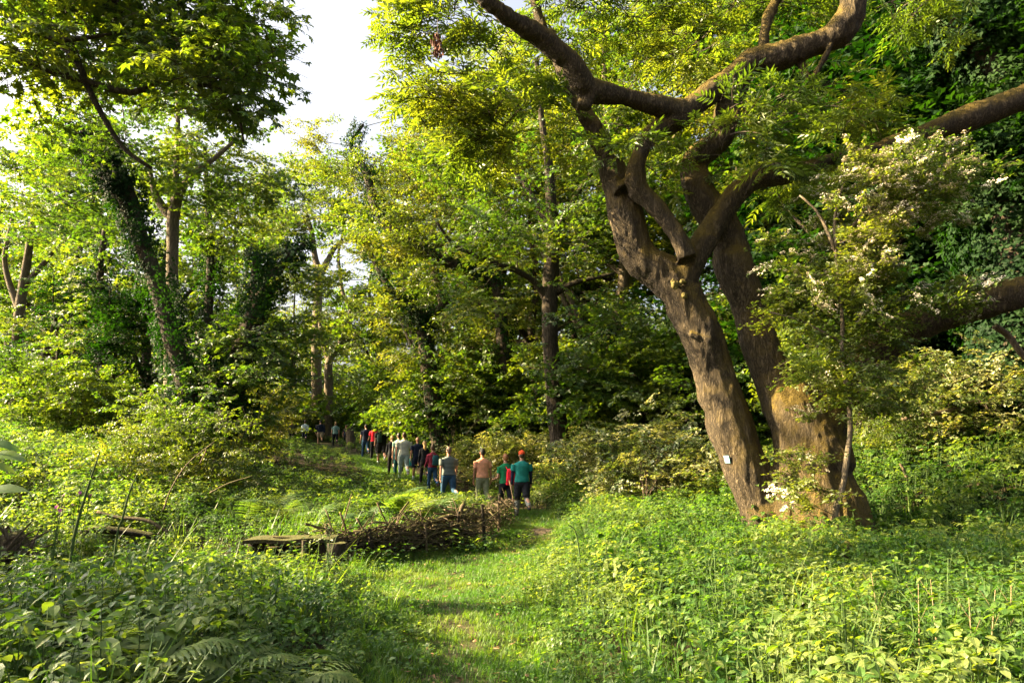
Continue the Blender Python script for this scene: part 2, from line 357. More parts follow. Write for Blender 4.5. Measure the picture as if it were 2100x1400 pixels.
def spray(kind, i):
    s = Soup(); random.seed(hash((len(kind), i, ord(kind[0]))) % 9999)
    U = random.uniform
    if kind in ('maple', 'oak', 'maple_far', 'broad'):
        L = .75
        nt_ = 5
        twigs = [([(0, 0, 0), (L * .35, U(-.05, .05), U(-.02, .05)), (L, U(-.1, .1), U(-.08, .06))], .008)]
        for k in range(nt_):
            t = .15 + .7 * k / nt_; sgn = 1 if k % 2 else -1; a = sgn * U(.7, 1.1); l = L * U(.35, .6)
            b = np.array((L * t, 0, 0)); d = np.array((math.cos(a), math.sin(a), U(-.25, .3)))
            twigs.append(([b, b + d * l * .5, b + d * l + (0, 0, -.03)], .004))
        for pts, rr in twigs:
            q = catmull(pts, 4); V, F = tube(q, np.linspace(rr, .002, 4), 3, False); s.add(V, F, 1)
            nl = {'maple': 5, 'oak': 9, 'maple_far': 6, 'broad': 8}[kind]
            for j in range(nl):
                t = U(.15, 1); p = catmull(pts, 12)[int(t * 11)]
                yaw = U(-math.pi, math.pi) if t > .85 else math.atan2(*(q[-1] - q[0])[[1, 0]]) + random.choice((-1, 1)) * U(.5, 1.5)
                p = p + np.array((math.cos(yaw), math.sin(yaw), U(-.6, .6))) * U(.02, .07)
                if kind == 'maple': V, F = leaf_maple(U(.075, .125))
                elif kind == 'maple_far': V, F = leaf_kite(U(.11, .17), U(.10, .15), .12)
                elif kind == 'oak': V, F = leaf_kite(U(.08, .13), U(.05, .07))
                else: V, F = leaf_oval(U(.07, .12), U(.045, .07))
                s.add(V @ rot3(yaw, U(-.7, .25), U(-.6, .6)).T + p, F, 0)
        mats = [M['leaf_maple'] if kind in ('maple', 'maple_far') else M['leaf_oak'], M['twig']]
    elif kind == 'ash':
        q = catmull([(0, 0, 0), (.25, U(-.05, .05), .03), (.5, U(-.05, .05), .0)], 4); V, F = tube(q, np.linspace(.008, .004, 4), 3, False); s.add(V, F, 1)
        for j in range(6):
            t = U(.2, 1) if j < 3 else 1; p = np.array((.5 * t, 0, 0)); yaw = U(-2.4, 2.4) if t == 1 else random.choice((-1, 1)) * U(.6, 1.4)
            leaf_pinnate(s, p, rot3(yaw, U(-.3, .5), U(-.5, .5)), U(.22, .34), 4)
        mats = [M['leaf_ash'], M['twig']]
    elif kind in ('thorn', 'may'):
        for k in range(7):
            a = U(-1.1, 1.1); l = U(.2, .45); pts = [(0, 0, 0), (l * .5 * math.cos(a), l * .5 * math.sin(a), U(-.04, .1)), (l * math.cos(a), l * math.sin(a), U(-.1, .12))]
            q = catmull(pts, 6); V, F = tube(q, np.linspace(.005, .002, 6), 3, False); s.add(V, F, 2)
            for j in range(11):
                p = q[random.randint(1, 5)] + rng.normal(size=3) * .018; yaw = U(-3, 3)
                V, F = leaf_kite(U(.05, .08), U(.036, .055)); s.add(V @ rot3(yaw, U(-.5, .5), U(-.6, .6)).T + p, F, 0)
            if kind == 'may' and k % 3 != 1:
                for j in range(5):
                    c = q[random.randint(2, 5)] + np.array((U(-.03, .03), U(-.03, .03), .03))
                    for z in range(9):
                        d = rng.normal(size=3); d[2] = abs(d[2]); d /= np.linalg.norm(d)
                        V, F = leaf_kite(.024, .022, 0); V = V - V.mean(0)
                        s.add(V @ rot3(U(-3, 3), U(-.6, .6), U(-.6, .6)).T + c + d * .035, F, 1)
        mats = [M['leaf_thorn'], M['blossom'], M['twig']]
    elif kind == 'ivy':      # hugs a surface whose outward side is +Z
        for j in range(34):
            rr = .30 * math.sqrt(U(0, 1)); a = U(-3.14, 3.14); p = (rr * math.cos(a), rr * math.sin(a), U(0, .10))
            V, F = leaf_ivy(U(.055, .10)); s.add(V @ rot3(U(-3.1, 3.1), U(-.8, .2), U(-.5, .5)).T + p, F, 0)
        mats = [M['leaf_ivy']]
    elif kind == 'bramble':
        for k in range(4):
            a = U(-1.2, 1.2); l = U(.3, .6); pts = [(0, 0, 0), (l * .5 * math.cos(a), l * .5 * math.sin(a), .1), (l * math.cos(a), l * math.sin(a), U(-.1, .05))]
            q = catmull(pts, 7); V, F = tube(q, np.linspace(.005, .002, 7), 3, False); s.add(V, F, 1)
            for j in range(1, 7):
                y0 = U(-3, 3)
                for g in (-.9, 0, .9):
                    V, F = leaf_kite(U(.05, .085), U(.035, .055)); s.add(V @ rot3(y0 + g, U(-.4, .3), U(-.4, .4)).T + q[j] + (0, 0, .02), F, 0)
        mats = [M['leaf_bramble'], M['twig']]
    elif kind == 'nettle':
        h = U(.5, .72); lean = U(-.08, .08)
        h = h * U(.75, 1.1); q = catmull([(0, 0, 0), (lean * .5, U(-.03, .03), h * .5), (lean, U(-.06, .06), h)], 8)
        V, F = tube(q, np.linspace(.006, .002, 8), 3, False); s.add(V, F, 1)
        nl = 9
        for j in range(nl):
            t = .18 + .80 * j / (nl - 1); p = q[0] + (q[-1] - q[0]) * t; l = U(.075, .11) * (1 - .55 * abs(t - .45) * 1.6) * U(.85, 1.2)
            for k in (0, 1):
                yaw = j * math.pi / 2 + k * math.pi + U(-.25, .25)
                V, F = leaf_oval(l, l * .55, .3, .12); V[:, 0] += .02
                s.add(V @ rot3(yaw, U(-.35, .3), U(-.3, .3)).T + p, F, 0)
        for k in range(4):
            V, F = leaf_oval(.05, .025); s.add(V @ rot3(k * 1.57 + .4, U(.3, .9), 0).T + q[-1], F, 0)
        mats = [M['leaf_herb'], M['stem']]
    elif kind == 'elder':     # ground elder / enchanter style: stalks topped with flat three-part leaves
        for k in range(8):
            h = U(.22, .55); a = U(-3, 3); rr = U(.03, .16); top = np.array((rr * math.cos(a), rr * math.sin(a), h))
            V, F = tube(catmull([(0, 0, 0), top * (.6, .6, .6), top], 5), np.linspace(.004, .002, 5), 3, False); s.add(V, F, 1)
            y0 = U(-3, 3)
            for g in (-1.3, 0, 1.3):
                d = np.array((math.cos(y0 + g), math.sin(y0 + g), .2)) * .05
                for g2 in ((-.6, 0, .6) if g == 0 else (-.4, .4)):
                    l = U(.042, .078); V, F = leaf_oval(l, l * .6, U(.1, .5), U(.05, .2))
                    s.add(V @ rot3(y0 + g + g2, U(-.35, .15), U(-.25, .25)).T + top + d, F, 0)
        mats = [M['leaf_herb2'], M['stem']]
    elif kind == 'cowparsley':
        for k in range(7):
            h = U(.3, .75); a = U(-3, 3); rr = U(.05, .3); top = np.array((rr * math.cos(a), rr * math.sin(a), h))
            V, F = tube(catmull([(0, 0, 0), top * (.4, .4, .7), top], 5), np.linspace(.005, .002, 5), 3, False); s.add(V, F, 1)
            for j in range(12):
                d = np.array((math.cos(a), math.sin(a), 0)) * U(-.05, .2) + np.array((-math.sin(a), math.cos(a), 0)) * U(-.12, .12) + (0, 0, U(-.06, .02))
                V, F = leaf_kite(U(.03, .06), U(.015, .03)); s.add(V @ rot3(a + U(-1.2, 1.2), U(-.4, .2), U(-.3, .3)).T + top + d, F, 0)
        mats = [M['leaf_fern'], M['stem']]
    elif kind == 'lowherb':
        for j in range(26):
            rr = .22 * math.sqrt(U(0, 1)); a = U(-3.14, 3.14); z = U(.02, .16); l = U(.03, .06); V, F = leaf_oval(l, l * .7, .1, .15)
            s.add(V @ rot3(a, U(-.2, .6), U(-.3, .3)).T + (rr * math.cos(a), rr * math.sin(a), z), F, 0)
        mats = [M['leaf_herb'], M['stem']]
    elif kind == 'litter':
        for j in range(5):
            V, F = leaf_oval(U(.03, .06), U(.02, .035), .1, U(-.3, .4)); s.add(V @ rot3(U(-3, 3), U(-.3, .3), U(-.3, .3)).T + (U(-.2, .2), U(-.2, .2), .02), F, 0)
        V, F = tube([(U(-.1, .1), U(-.1, .1), .015), (U(-.1, .1), U(-.1, .1), .03), (U(-.2, .2), U(-.2, .2), .015)], [.004, .004, .002], 4); s.add(V, F, 1)
        mats = [plain('litter_leaf', (.20, .12, .055), var=.6, scale=3), M['brush']]
    elif kind in ('grass', 'tallgrass'):
        nb, hh, sp = (44, .065, .11) if kind == 'grass' else (12, .40, .14)
        for j in range(nb):
            a = U(-3.14, 3.14); b = U(-3.14, 3.14); rr = sp * math.sqrt(U(0, 1)); h = hh * U(.45, 1.3); wd = U(.002, .0042) * (1 if kind == 'grass' else 1.5); ln = h * U(.15, .8)
            c = np.array((rr * math.cos(a), rr * math.sin(a), -.01)); d = np.array((math.cos(b), math.sin(b), 0)); e = np.array((-d[1], d[0], 0)) * wd
            V = [c - e, c + e, c + d * ln * .3 + e * .8 + (0, 0, h * .6), c + d * ln * .3 - e * .8 + (0, 0, h * .6), c + d * ln + (0, 0, h)]
            s.add(V, [(0, 1, 2, 3), (3, 2, 4)], 0)
        mats = [M['grass'], M['stem']]
    return s.mesh('spray_' + kind, mats)
GROUPS = {}
def group_for(kind):
    if kind in GROUPS: return GROUPS[kind]
    ng = bpy.data.node_groups.new('scatter_' + kind, 'GeometryNodeTree')
    ng.interface.new_socket('Geometry', in_out='INPUT', socket_type='NodeSocketGeometry')
    ng.interface.new_socket('Geometry', in_out='OUTPUT', socket_type='NodeSocketGeometry')
    gi = ng.nodes.new('NodeGroupInput'); go = ng.nodes.new('NodeGroupOutput'); L = ng.links.new
    jn = ng.nodes.new('GeometryNodeJoinGeometry')
    for i in range(5):
        o = bpy.data.objects.new('spray_template', spray(kind, i))
        oi = ng.nodes.new('GeometryNodeObjectInfo'); oi.inputs['Object'].default_value = o; oi.inputs['As Instance'].default_value = False
        gt = ng.nodes.new('GeometryNodeGeometryToInstance'); L(oi.outputs['Geometry'], gt.inputs[0]); L(gt.outputs[0], jn.inputs[0])
    ip = ng.nodes.new('GeometryNodeInstanceOnPoints'); L(gi.outputs[0], ip.inputs['Points']); L(jn.outputs[0], ip.inputs['Instance'])
    ip.inputs['Pick Instance'].default_value = True
    def attr(nm, dt):
        a = ng.nodes.new('GeometryNodeInputNamedAttribute'); a.data_type = dt; a.inputs[0].default_value = nm; return a.outputs[0]
    L(attr('pid', 'INT'), ip.inputs['Instance Index'])
    er = ng.nodes.new('FunctionNodeEulerToRotation'); L(attr('rot', 'FLOAT_VECTOR'), er.inputs[0]); L(er.outputs[0], ip.inputs['Rotation'])
    L(attr('scl', 'FLOAT'), ip.inputs['Scale'])
    L(ip.outputs[0], go.inputs[0])
    GROUPS[kind] = ng; return ng
NSPRAY = [0]
def foliage_mesh(name, kind, pts, eul, scl):
    pts = np.asarray(pts, np.float32); n = len(pts)
    me = bpy.data.meshes.new(name); me.vertices.add(n); me.vertices.foreach_set('co', pts.ravel())
    a = me.attributes.new('rot', 'FLOAT_VECTOR', 'POINT'); a.data.foreach_set('vector', np.asarray(eul, np.float32).ravel())
    a = me.attributes.new('scl', 'FLOAT', 'POINT'); a.data.foreach_set('value', np.broadcast_to(np.asarray(scl, np.float32), (n,)).copy())
    a = me.attributes.new('pid', 'INT', 'POINT'); a.data.foreach_set('value', rng.integers(0, 5, n).astype(np.int32))
    me['spray'] = kind
    return me
def foliage(name, kind, pts, eul, scl, parent=None):
    o = link(name, foliage_mesh(name, kind, pts, eul, scl), parent); NSPRAY[0] += len(pts)
    md = o.modifiers.new('scatter', 'NODES'); md.node_group = group_for(kind)
    tag(o, kind='stuff')
    return o

# ---------------------------------------------------------------- trees
def grow(seeds, targets, step=.8, wob=.12):
    """join every target to its nearest node by a wandering twig; returns nodes, parent index"""
    pos = [np.array(s) for s in seeds]; par = [-1] * len(pos)
    A = np.zeros((len(pos) + len(targets) * 14 + 50, 3)); n = len(pos); A[:n] = pos
    tg = np.asarray(targets); d0 = ((tg[:, None, :] - A[None, :n, :]) ** 2).sum(-1).min(1)
    for k in np.argsort(d0):
        t = tg[k]; d = A[:n] - t; dd = (d ** 2).sum(1) + np.maximum(0, d[:, 2]) ** 2 * .8
        j = int(dd.argmin()); L = math.sqrt(((A[j] - t) ** 2).sum()); m = max(1, min(12, int(L / step)))
        b = A[j].copy(); side = rng.normal(size=3) * wob * L; up = np.array((0, 0, .10 * L))
        for i in range(1, m + 1):
            f = i / m
            if n >= len(A): break
            A[n] = b * (1 - f) + t * f + (side + up) * math.sin(f * math.pi) * .8 + rng.normal(size=3) * .03 * step * (i < m)
            par.append(j); j = n; n += 1
    return A[:n], par
def branch_mesh(A, par, nseed, tip=.006, expo=.48, seedr=None, mat=None, name='branches', sides=4, minr=0):
    n = len(A); cnt = np.zeros(n); kids = [[] for _ in range(n)]
    for i in range(n):
        if par[i] >= 0: kids[par[i]].append(i)
    for i in range(n - 1, nseed - 1, -1):
        if not kids[i]: cnt[i] += 1
        cnt[par[i]] += cnt[i]
    rad = tip * np.maximum(1, cnt) ** expo
    s = Soup()
    start = [(i, k) for i in range(n) for k in kids[i] if i < nseed]
    for i in range(nseed, n):
        if kids[i]:
            best = max(kids[i], key=lambda k: cnt[k])
            for k in kids[i]:
                if k != best: start.append((i, k))
    for i, k in start:
        ch = [i, k]; r = [rad[k], rad[k]]
        if seedr is not None and i < nseed: r[0] = min(rad[k] * 1.25, seedr[i] * .9)
        while kids[k]:
            k = max(kids[k], key=lambda q: cnt[q]); ch.append(k); r.append(rad[k])
        if r[0] < minr: continue
        s.tube(A[ch], r, 6 if r[0] > .05 else (4 if r[0] > .015 else 3), cap=False)
    return s.mesh(name, [mat], smooth=True), rad
def limb_nodes(limbs, step=.5):
    nodes, rr, paths = [], [], []
    for l in limbs:
        l = np.asarray(l, float); ln = np.linalg.norm(np.diff(l[:, :3], axis=0), axis=1).sum()
        q = catmull(l, max(6, int(ln / .22))); paths.append(q)
        k = max(1, int(step / .22)); nodes += list(q[::k, :3]); rr += list(q[::k, 3])
    return np.array(nodes), np.array(rr), paths
def spray_points(A, par, nseed, per, jit, centre, radcut=None, rad=None, droop=0.0, sc0=1.0):
    idx = np.arange(nseed, len(A))
    if radcut is not None: idx = idx[rad[idx] < radcut]
    idx = np.repeat(idx, per)
    p = A[idx] + rng.normal(size=(len(idx), 3)) * jit
    d = p - A[np.array(par)[idx]]; d2 = p - centre
    yaw = np.arctan2(d[:, 1] + d2[:, 1] * .15, d[:, 0] + d2[:, 0] * .15) + rng.normal(size=len(idx)) * .8
    eul = np.stack([rng.normal(size=len(idx)) * .35, rng.normal(size=len(idx)) * .3 + droop, yaw], 1)
    return p, eul, sc0 * rng.uniform(.7, 1.25, len(idx))
def targets_in(ells, flat=.5):
    """clumped targets: each ellipsoid (cx,cy,cz,rx,ry,rz,n) holds clusters, thicker towards its shell, in tiers"""
    out = []
    for cx, cy_, cz, rx, ry, rz, n in ells:
        nc = max(3, n // 7); c = rng.normal(size=(nc, 3)); c /= np.linalg.norm(c, axis=1)[:, None]; c *= rng.uniform(.35, 1, (nc, 1)) ** .6
        k = rng.integers(0, nc, n); q = c[k] + rng.normal(size=(n, 3)) * np.array((.17, .17, .17 * flat))
        out.append(q * (rx, ry, rz) + (cx, cy_, cz))
    return np.concatenate(out)
def roughen(me, amp, s1, vert=.35, keep=None):
    n = len(me.vertices); co = np.zeros(n * 3); me.vertices.foreach_get('co', co); co = co.reshape(-1, 3)
    no = np.zeros(n * 3); me.vertices.foreach_get('normal', no); no = no.reshape(-1, 3)
    for i in range(n):
        c = co[i]
        a = mnoise.fractal(Vector((c[0] * s1, c[1] * s1, c[2] * s1 * vert)), 1, 2, 4) + .6 * mnoise.noise(Vector((c[0] * s1 * 4.5, c[1] * s1 * 4.5, c[2] * s1 * .9)))
        b = 1 - abs(mnoise.noise(Vector((c[0] * 11, c[1] * 11, c[2] * 1.7)))) * 2
        co[i] += no[i] * (amp * a + .010 * b)
    me.vertices.foreach_set('co', co.ravel()); me.update()
def tree(name, label, limbs, ells, kind, n_per=2, jit=.25, sc0=1.0, bark='bark', cat='tree', group=None, base=None,
         flat=.5, voxel=None, rough=.05, tip=.007, origin=None, droop=0.0, radcut=.03, extra_seed=None, crown2=None, min_r=0, step=.8, ivy=None):
    """limbs: polylines of (x,y,z,r) in world space; origin = thing location (geometry stored relative to it)"""
    org = np.array(origin if origin is not None else limbs[0][0][:3], float)
    root = empty(name, org); tag(root, label, cat, group)
    limbs = [np.array([(*(np.array(p[:3]) - org), p[3]) for p in l]) for l in limbs]
    nodes, rr, paths = limb_nodes(limbs)
    s = Soup()
    if voxel:
        for k, q in enumerate(paths): s.tube(q[:, :3], q[:, 3], 12, rough=.02, seed=k)
        me = remesh(s, voxel, 'trunk', [M[bark]], 4); roughen(me, rough, 2.2)
    else:
        for k, q in enumerate(paths): s.tube(q[:, :3], q[:, 3], 9, rough=rough, seed=k)
        me = s.mesh('trunk', [M[bark]], True)
    link('trunk', me, root)
    if ells:
        e2 = [(x - org[0], y - org[1], z - org[2], *k) for x, y, z, *k in ells]
        tg = targets_in(e2, flat)
        use = nodes
        A, par = grow(use, tg, step=step)
        me, rad = branch_mesh(A, par, len(use), tip=tip, seedr=rr, mat=M[bark], minr=min_r)
        tag(link('branches', me, root), kind='stuff')
        c = np.mean([e[:3] for e in e2], axis=0)
        p, e, sc_ = spray_points(A, par, len(use), n_per, jit, c, radcut, rad, droop, sc0)
        if crown2:      # blossom share
            m = rng.random(len(p)) < crown2[1](p + org); 
            foliage('blossom', crown2[0], p[m], e[m], sc_[m], root); p, e, sc_ = p[~m], e[~m], sc_[~m]
        foliage('crown', kind, p, e, sc_, root)
    if ivy:
        ivy_on(paths, root, **ivy)
    return root
def ivy_on(paths, root, dens=14, zmax=99, thick=.12, scl=1.0, which=None):
    pts, eu = [], []
    for k, q in enumerate(paths):
        if which is not None and k not in which: continue
        for i in range(len(q) - 1):
            if q[i, 2] > zmax: continue
            r = q[i, 3] + thick * random.uniform(.2, 1.4); n = max(3, int(dens * (r + .12)))
            for j in range(n):
                a = random.uniform(-math.pi, math.pi); t = random.random(); c = q[i, :3] * (1 - t) + q[i + 1, :3] * t
                d = np.array((math.cos(a), math.sin(a), .1)); pts.append(c + d * r * random.uniform(.8, 1.3))
                quat = Vector(d).to_track_quat('Z', 'Y') ; eu.append(tuple(quat.to_euler()))
    foliage('ivy', 'ivy', pts, eu, rng.uniform(.6, 1.1, len(pts)) * scl, root)
def px_limb(rows, Y=None):
    """rows (u, v, halfwidth px[, Y]) -> world polyline"""
    out = []
    for r_ in rows:
        y = r_[3] if len(r_) > 3 else Y
        p = P(r_[0], r_[1], y); out.append((*p, PX(r_[2], y)))
    return out
def down(l, sink=.3, flare=1.25):
    """extend a limb's foot to the ground"""
    x, y, z, r = l[0]; g = float(H(x, y))
    if z > g - .1: return [(x, y, g - sink, r * flare)] + list(l)
    return l
def ell(u, v, Y, ru, rv, rd, n):
    p = P(u, v, Y); return (*p, PX(ru, Y), rd, PX(rv, Y), n)

def crooked(l, k):
    """resample a limb with knots, swellings and small kinks"""
    l = np.asarray(l, float); n = max(8, int(np.linalg.norm(np.diff(l[:, :3], axis=0), axis=1).sum() / .28)); q = catmull(l, n); rs = np.random.default_rng(300 + k)
    j = rs.normal(size=(n, 3)); j = (j + np.roll(j, 1, 0) * .5); q[1:-1, :3] += j[1:-1] * q[1:-1, 3:4] * .055
    q[1:-1, 3] *= np.clip(1 + rs.normal(size=n - 2) * .05, .9, 1.15); return q
# the big many-stemmed tree on the right
def big_tree():
    Y = 11.0
    Y = 11.3
    S1 = px_limb([(1640, 1150, 80), (1585, 1075, 66), (1548, 1005, 58), (1524, 940, 56), (1492, 860, 60), (1467, 780, 54), (1441, 700, 50), (1409, 625, 52), (1384, 575, 60),
                  (1318, 535, 50), (1291, 480, 47), (1278, 420, 46), (1268, 375, 40), (1248, 320, 33), (1216, 260, 26, 11.1), (1182, 200, 21, 11.2), (1135, 110, 17, 11.3), (1100, 20, 14, 11.4), (1080, -90, 10, 11.5)], Y)
    Y = 11.2
    A1 = px_limb([(1392, 590, 45), (1432, 515, 40), (1468, 460, 34), (1500, 408, 34), (1548, 372, 30), (1635, 352, 23), (1720, 322, 17), (1810, 300, 10)], Y)
    B1 = px_limb([(1410, 530, 30), (1388, 480, 25), (1338, 418, 24), (1302, 378, 33), (1306, 335, 27), (1322, 290, 26), (1360, 258, 31), (1398, 238, 34, 10.9)], 10.9)
    C1 = px_limb([(1405, 235, 33, 10.9), (1340, 215, 29, 10.7), (1270, 198, 27, 10.5), (1203, 185, 33, 10.3), (1172, 130, 30, 10.0), (1118, 82, 30, 9.8), (1060, 45, 27, 9.5), (1005, 5, 24, 9.2), (930, -60, 20, 9.0), (820, -130, 16, 8.6)], Y)
    D1 = px_limb([(1390, 245, 30, 10.9), (1450, 196, 33, 10.9), (1500, 160, 35, 10.9), (1545, 128, 39, 10.9), (1605, 114, 36, 10.8), (1675, 90, 36, 10.7), (1732, 55, 42, 10.6), (1748, -5, 38, 10.5), (1735, -80, 33, 10.4), (1720, -200, 26, 10.3)], Y)
    D2 = px_limb([(1560, 120, 22, 11), (1575, 40, 17, 11.2), (1610, -30, 14, 11.4)], 11)
    D3 = px_limb([(1640, 120, 14, 10.8), (1662, 165, 12, 10.7), (1688, 125, 9, 10.6), (1705, 90, 6, 10.5)], 11)
    Y = 11.5
    S2 = px_limb([(1735, 1180, 116, 10.85), (1705, 1100, 98, 10.88), (1680, 1020, 92, 10.93), (1662, 950, 90, 11.0), (1640, 880, 78, 11.1), (1598, 800, 60, 11.25), (1562, 720, 48, 11.4), (1538, 640, 44), (1509, 560, 44), (1497, 500, 43), (1462, 440, 46), (1428, 380, 42), (1432, 325, 36),
                  (1478, 280, 34, 11.3), (1488, 220, 34, 11.1), (1525, 140, 34, 11.0)], Y)
    S3 = px_limb([(1668, 960, 78, 10.9), (1690, 880, 62, 11.0), (1710, 820, 52, 11.2), (1765, 748, 52, 11.3), (1835, 690, 54, 11.1), (1920, 650, 52, 10.8), (2005, 622, 52, 10.5), (2100, 596, 50, 10.2), (2240, 560, 44, 9.9), (2400, 480, 34, 9.6)], Y)
    S2b = px_limb([(1600, 1130, 40), (1622, 1040, 44), (1632, 960, 50), (1628, 900, 40), (1608, 840, 26, 11.05), (1590, 780, 14, 11.25)], 11.08)
    limbs = [[(x, y, z, r * f) for x, y, z, r in l] for l, f in ((S1, .77), (A1, .70), (B1, .74), (C1, .77), (D1, .77), (D2, .7), (D3, .7), (S2, .81), (S3, .66), (S2b, .85))]
    limbs = [crooked(l, k) for k, l in enumerate(limbs)]
    for u, v, y, du, dv, r_ in ((1275, 388, 11.0, -18, -22, 15), (1205, 195, 10.3, -10, 26, 15), (1655, 108, 10.75, 14, -34, 11), (1560, 372, 11.1, 4, -30, 9), (1112, 84, 9.8, 22, -22, 8), (1455, 700, 11.0, -40, -16, 6), (1330, 222, 10.7, -8, -26, 9)):
        limbs.append(px_limb([(u, v, r_ * 1.5), (u + du * .5, v + dv * .5, r_ * 1.05), (u + du, v + dv, r_)], y))
    org = (*P(1680, 1120, 11.3)[:2], float(H(P(1680, 1120, 11.3)[0], 11.3)))
    # foliage: hanging ash sprays at upper middle and thin leafy twigs on the limbs
    el = [ell(1180, 50, 12.0, 190, 80, 1.2, 46), ell(1000, 160, 11.6, 120, 130, 1.1, 44), ell(1110, 280, 12.1, 130, 80, 1.0, 34), ell(930, 90, 11.4, 80, 80, .9, 24), ell(880, 190, 11.4, 60, 60, .7, 14),
          ell(1350, 60, 12.4, 150, 70, 1.2, 26), ell(1560, 10, 12.4, 200, 50, 1.2, 24), ell(1520, 270, 11.0, 110, 45, .7, 18), ell(1270, 300, 11.0, 60, 40, .4, 9),
          ell(1600, 340, 11.1, 110, 45, .8, 16), ell(1820, 0, 12.4, 150, 80, 1.5, 18), ell(1700, 220, 12.2, 120, 50, .9, 14), ell(1420, -140, 11, 400, 80, 3, 40)]
    t = tree('big_spreading_tree', 'huge mossy tree with three leaning stems rising from one base on the right', limbs, el, 'ash', n_per=2, jit=.18,
             sc0=1.25, bark='bark_big', voxel=.023, rough=.030, origin=org, tip=.004, step=.5, radcut=.02)
    # mossy burr on the fork
    s = Soup()
    for k in range(9):
        p = P(1388 + random.uniform(-16, 16), 592 + random.uniform(-16, 14), 10.93) - np.array(org); q = random.uniform(.03, .06); V, F = tube([p - (0, 0, q), p - (0, 0, q * .5), p, p + (0, 0, q * .6), p + (0, 0, q)], [q * .2, q * .8, q, q * .8, q * .2], 8); s.add(V, F)
    me = remesh(s, .014, 'moss_tuft', [plain('moss', (.12, .095, .02), var=.6, scale=60, bump=1)], 1)
    for v_ in me.vertices: v_.co += v_.normal * .022 * mnoise.noise(v_.co * 28)
    link('moss_tuft', me, t)
    return t
BT = big_tree()
print('big tree', time.time() - T0)
# blue tag nailed on the big trunk
def trunk_tag():
    from mathutils.bvhtree import BVHTree
    tm = [c for c in BT.children if c.name.startswith('trunk')][0]; bv = BVHTree.FromPolygons([v.co for v in tm.data.vertices], [list(q.vertices) for q in tm.data.polygons])
    c0 = Vector((0, 0, CAMZ)); dd = (Vector(P(1492, 941, 10)) - c0).normalized(); hit = bv.ray_cast(c0 - BT.location, dd)
    p = hit[0] + BT.location + hit[1] * .012; tq = (hit[1] * 1.0).to_track_quat('-Y', 'Z')
    s = Soup(); box(s, (0, 0, 0), (.10, .012, .115)); box(s, (0, -.008, -.02), (.07, .004, .01), m=1); box(s, (0, -.008, .015), (.07, .004, .01), m=1)
    s.tube([(0, 0, .045), (0, -.012, .045)], .008, 6, m=1)
    o = link('tree_tag', s.mesh('tree_tag', [plain('tag_blue', (.24, .48, .52), .6, .3, 25), plain('tag_mark', (.05, .10, .11), .5, .2)]))
    o.location = p; o.rotation_euler = tq.to_euler(); tag(o, 'small pale blue square tag nailed low on the big leaning trunk', 'tag')
trunk_tag()

# straight dark tree in the middle, behind the walkers
def middle_tree():
    Y = 24
    T = px_limb([(1158, 985, 24), (1150, 920, 21), (1141, 850, 20), (1134, 770, 18), (1128, 700, 17), (1127, 620, 17), (1130, 545, 17), (1134, 480, 14), (1130, 410, 12), (1124, 330, 9), (1110, 240, 7), (1100, 120, 5)], Y)
    L1 = px_limb([(1120, 612, 9), (1098, 580, 7, 23.7), (1055, 553, 6, 23.3), (985, 528, 5, 22.8), (930, 500, 4, 22.4), (895, 455, 3, 22)], Y)
    L2 = px_limb([(1140, 600, 8), (1175, 580, 6, 23.6), (1215, 570, 5, 23.3), (1260, 560, 3, 23)], Y)
    L3 = px_limb([(1155, 815, 6), (1185, 775, 5, 23.6), (1230, 755, 3.5, 23.2), (1270, 748, 2.5, 23)], Y)
    L4 = px_limb([(1137, 480, 9), (1170, 420, 6, 24.5), (1215, 350, 5, 25), (1250, 280, 3, 25)], Y)
    L5 = px_limb([(1128, 470, 8), (1090, 400, 6, 24.5), (1040, 330, 5, 24.8), (980, 280, 3, 25)], Y)
    el = [ell(1110, 350, 24, 190, 110, 3, 70), ell(1000, 450, 23, 170, 80, 2.5, 55), ell(960, 300, 25, 120, 110, 3, 50), ell(1210, 500, 23.5, 110, 80, 2.5, 34), ell(1130, 180, 25, 200, 110, 3, 60),
          ell(1250, 650, 23, 120, 60, 2, 30), ell(1020, 620, 22.5, 110, 40, 2, 24), ell(1260, 330, 25, 130, 130, 3, 40), ell(1200, 770, 23, 80, 40, 1.5, 16)]
    return tree('sycamore_tree', 'straight dark trunked tree standing behind the last walkers, one long limb reaching left', [T, L1, L2, L3, L4, L5], el, 'maple', n_per=2, jit=.35, sc0=1.15, origin=(T[0][0], Y, float(H(T[0][0], Y))), step=.8, rough=.03, tip=.008)
middle_tree()
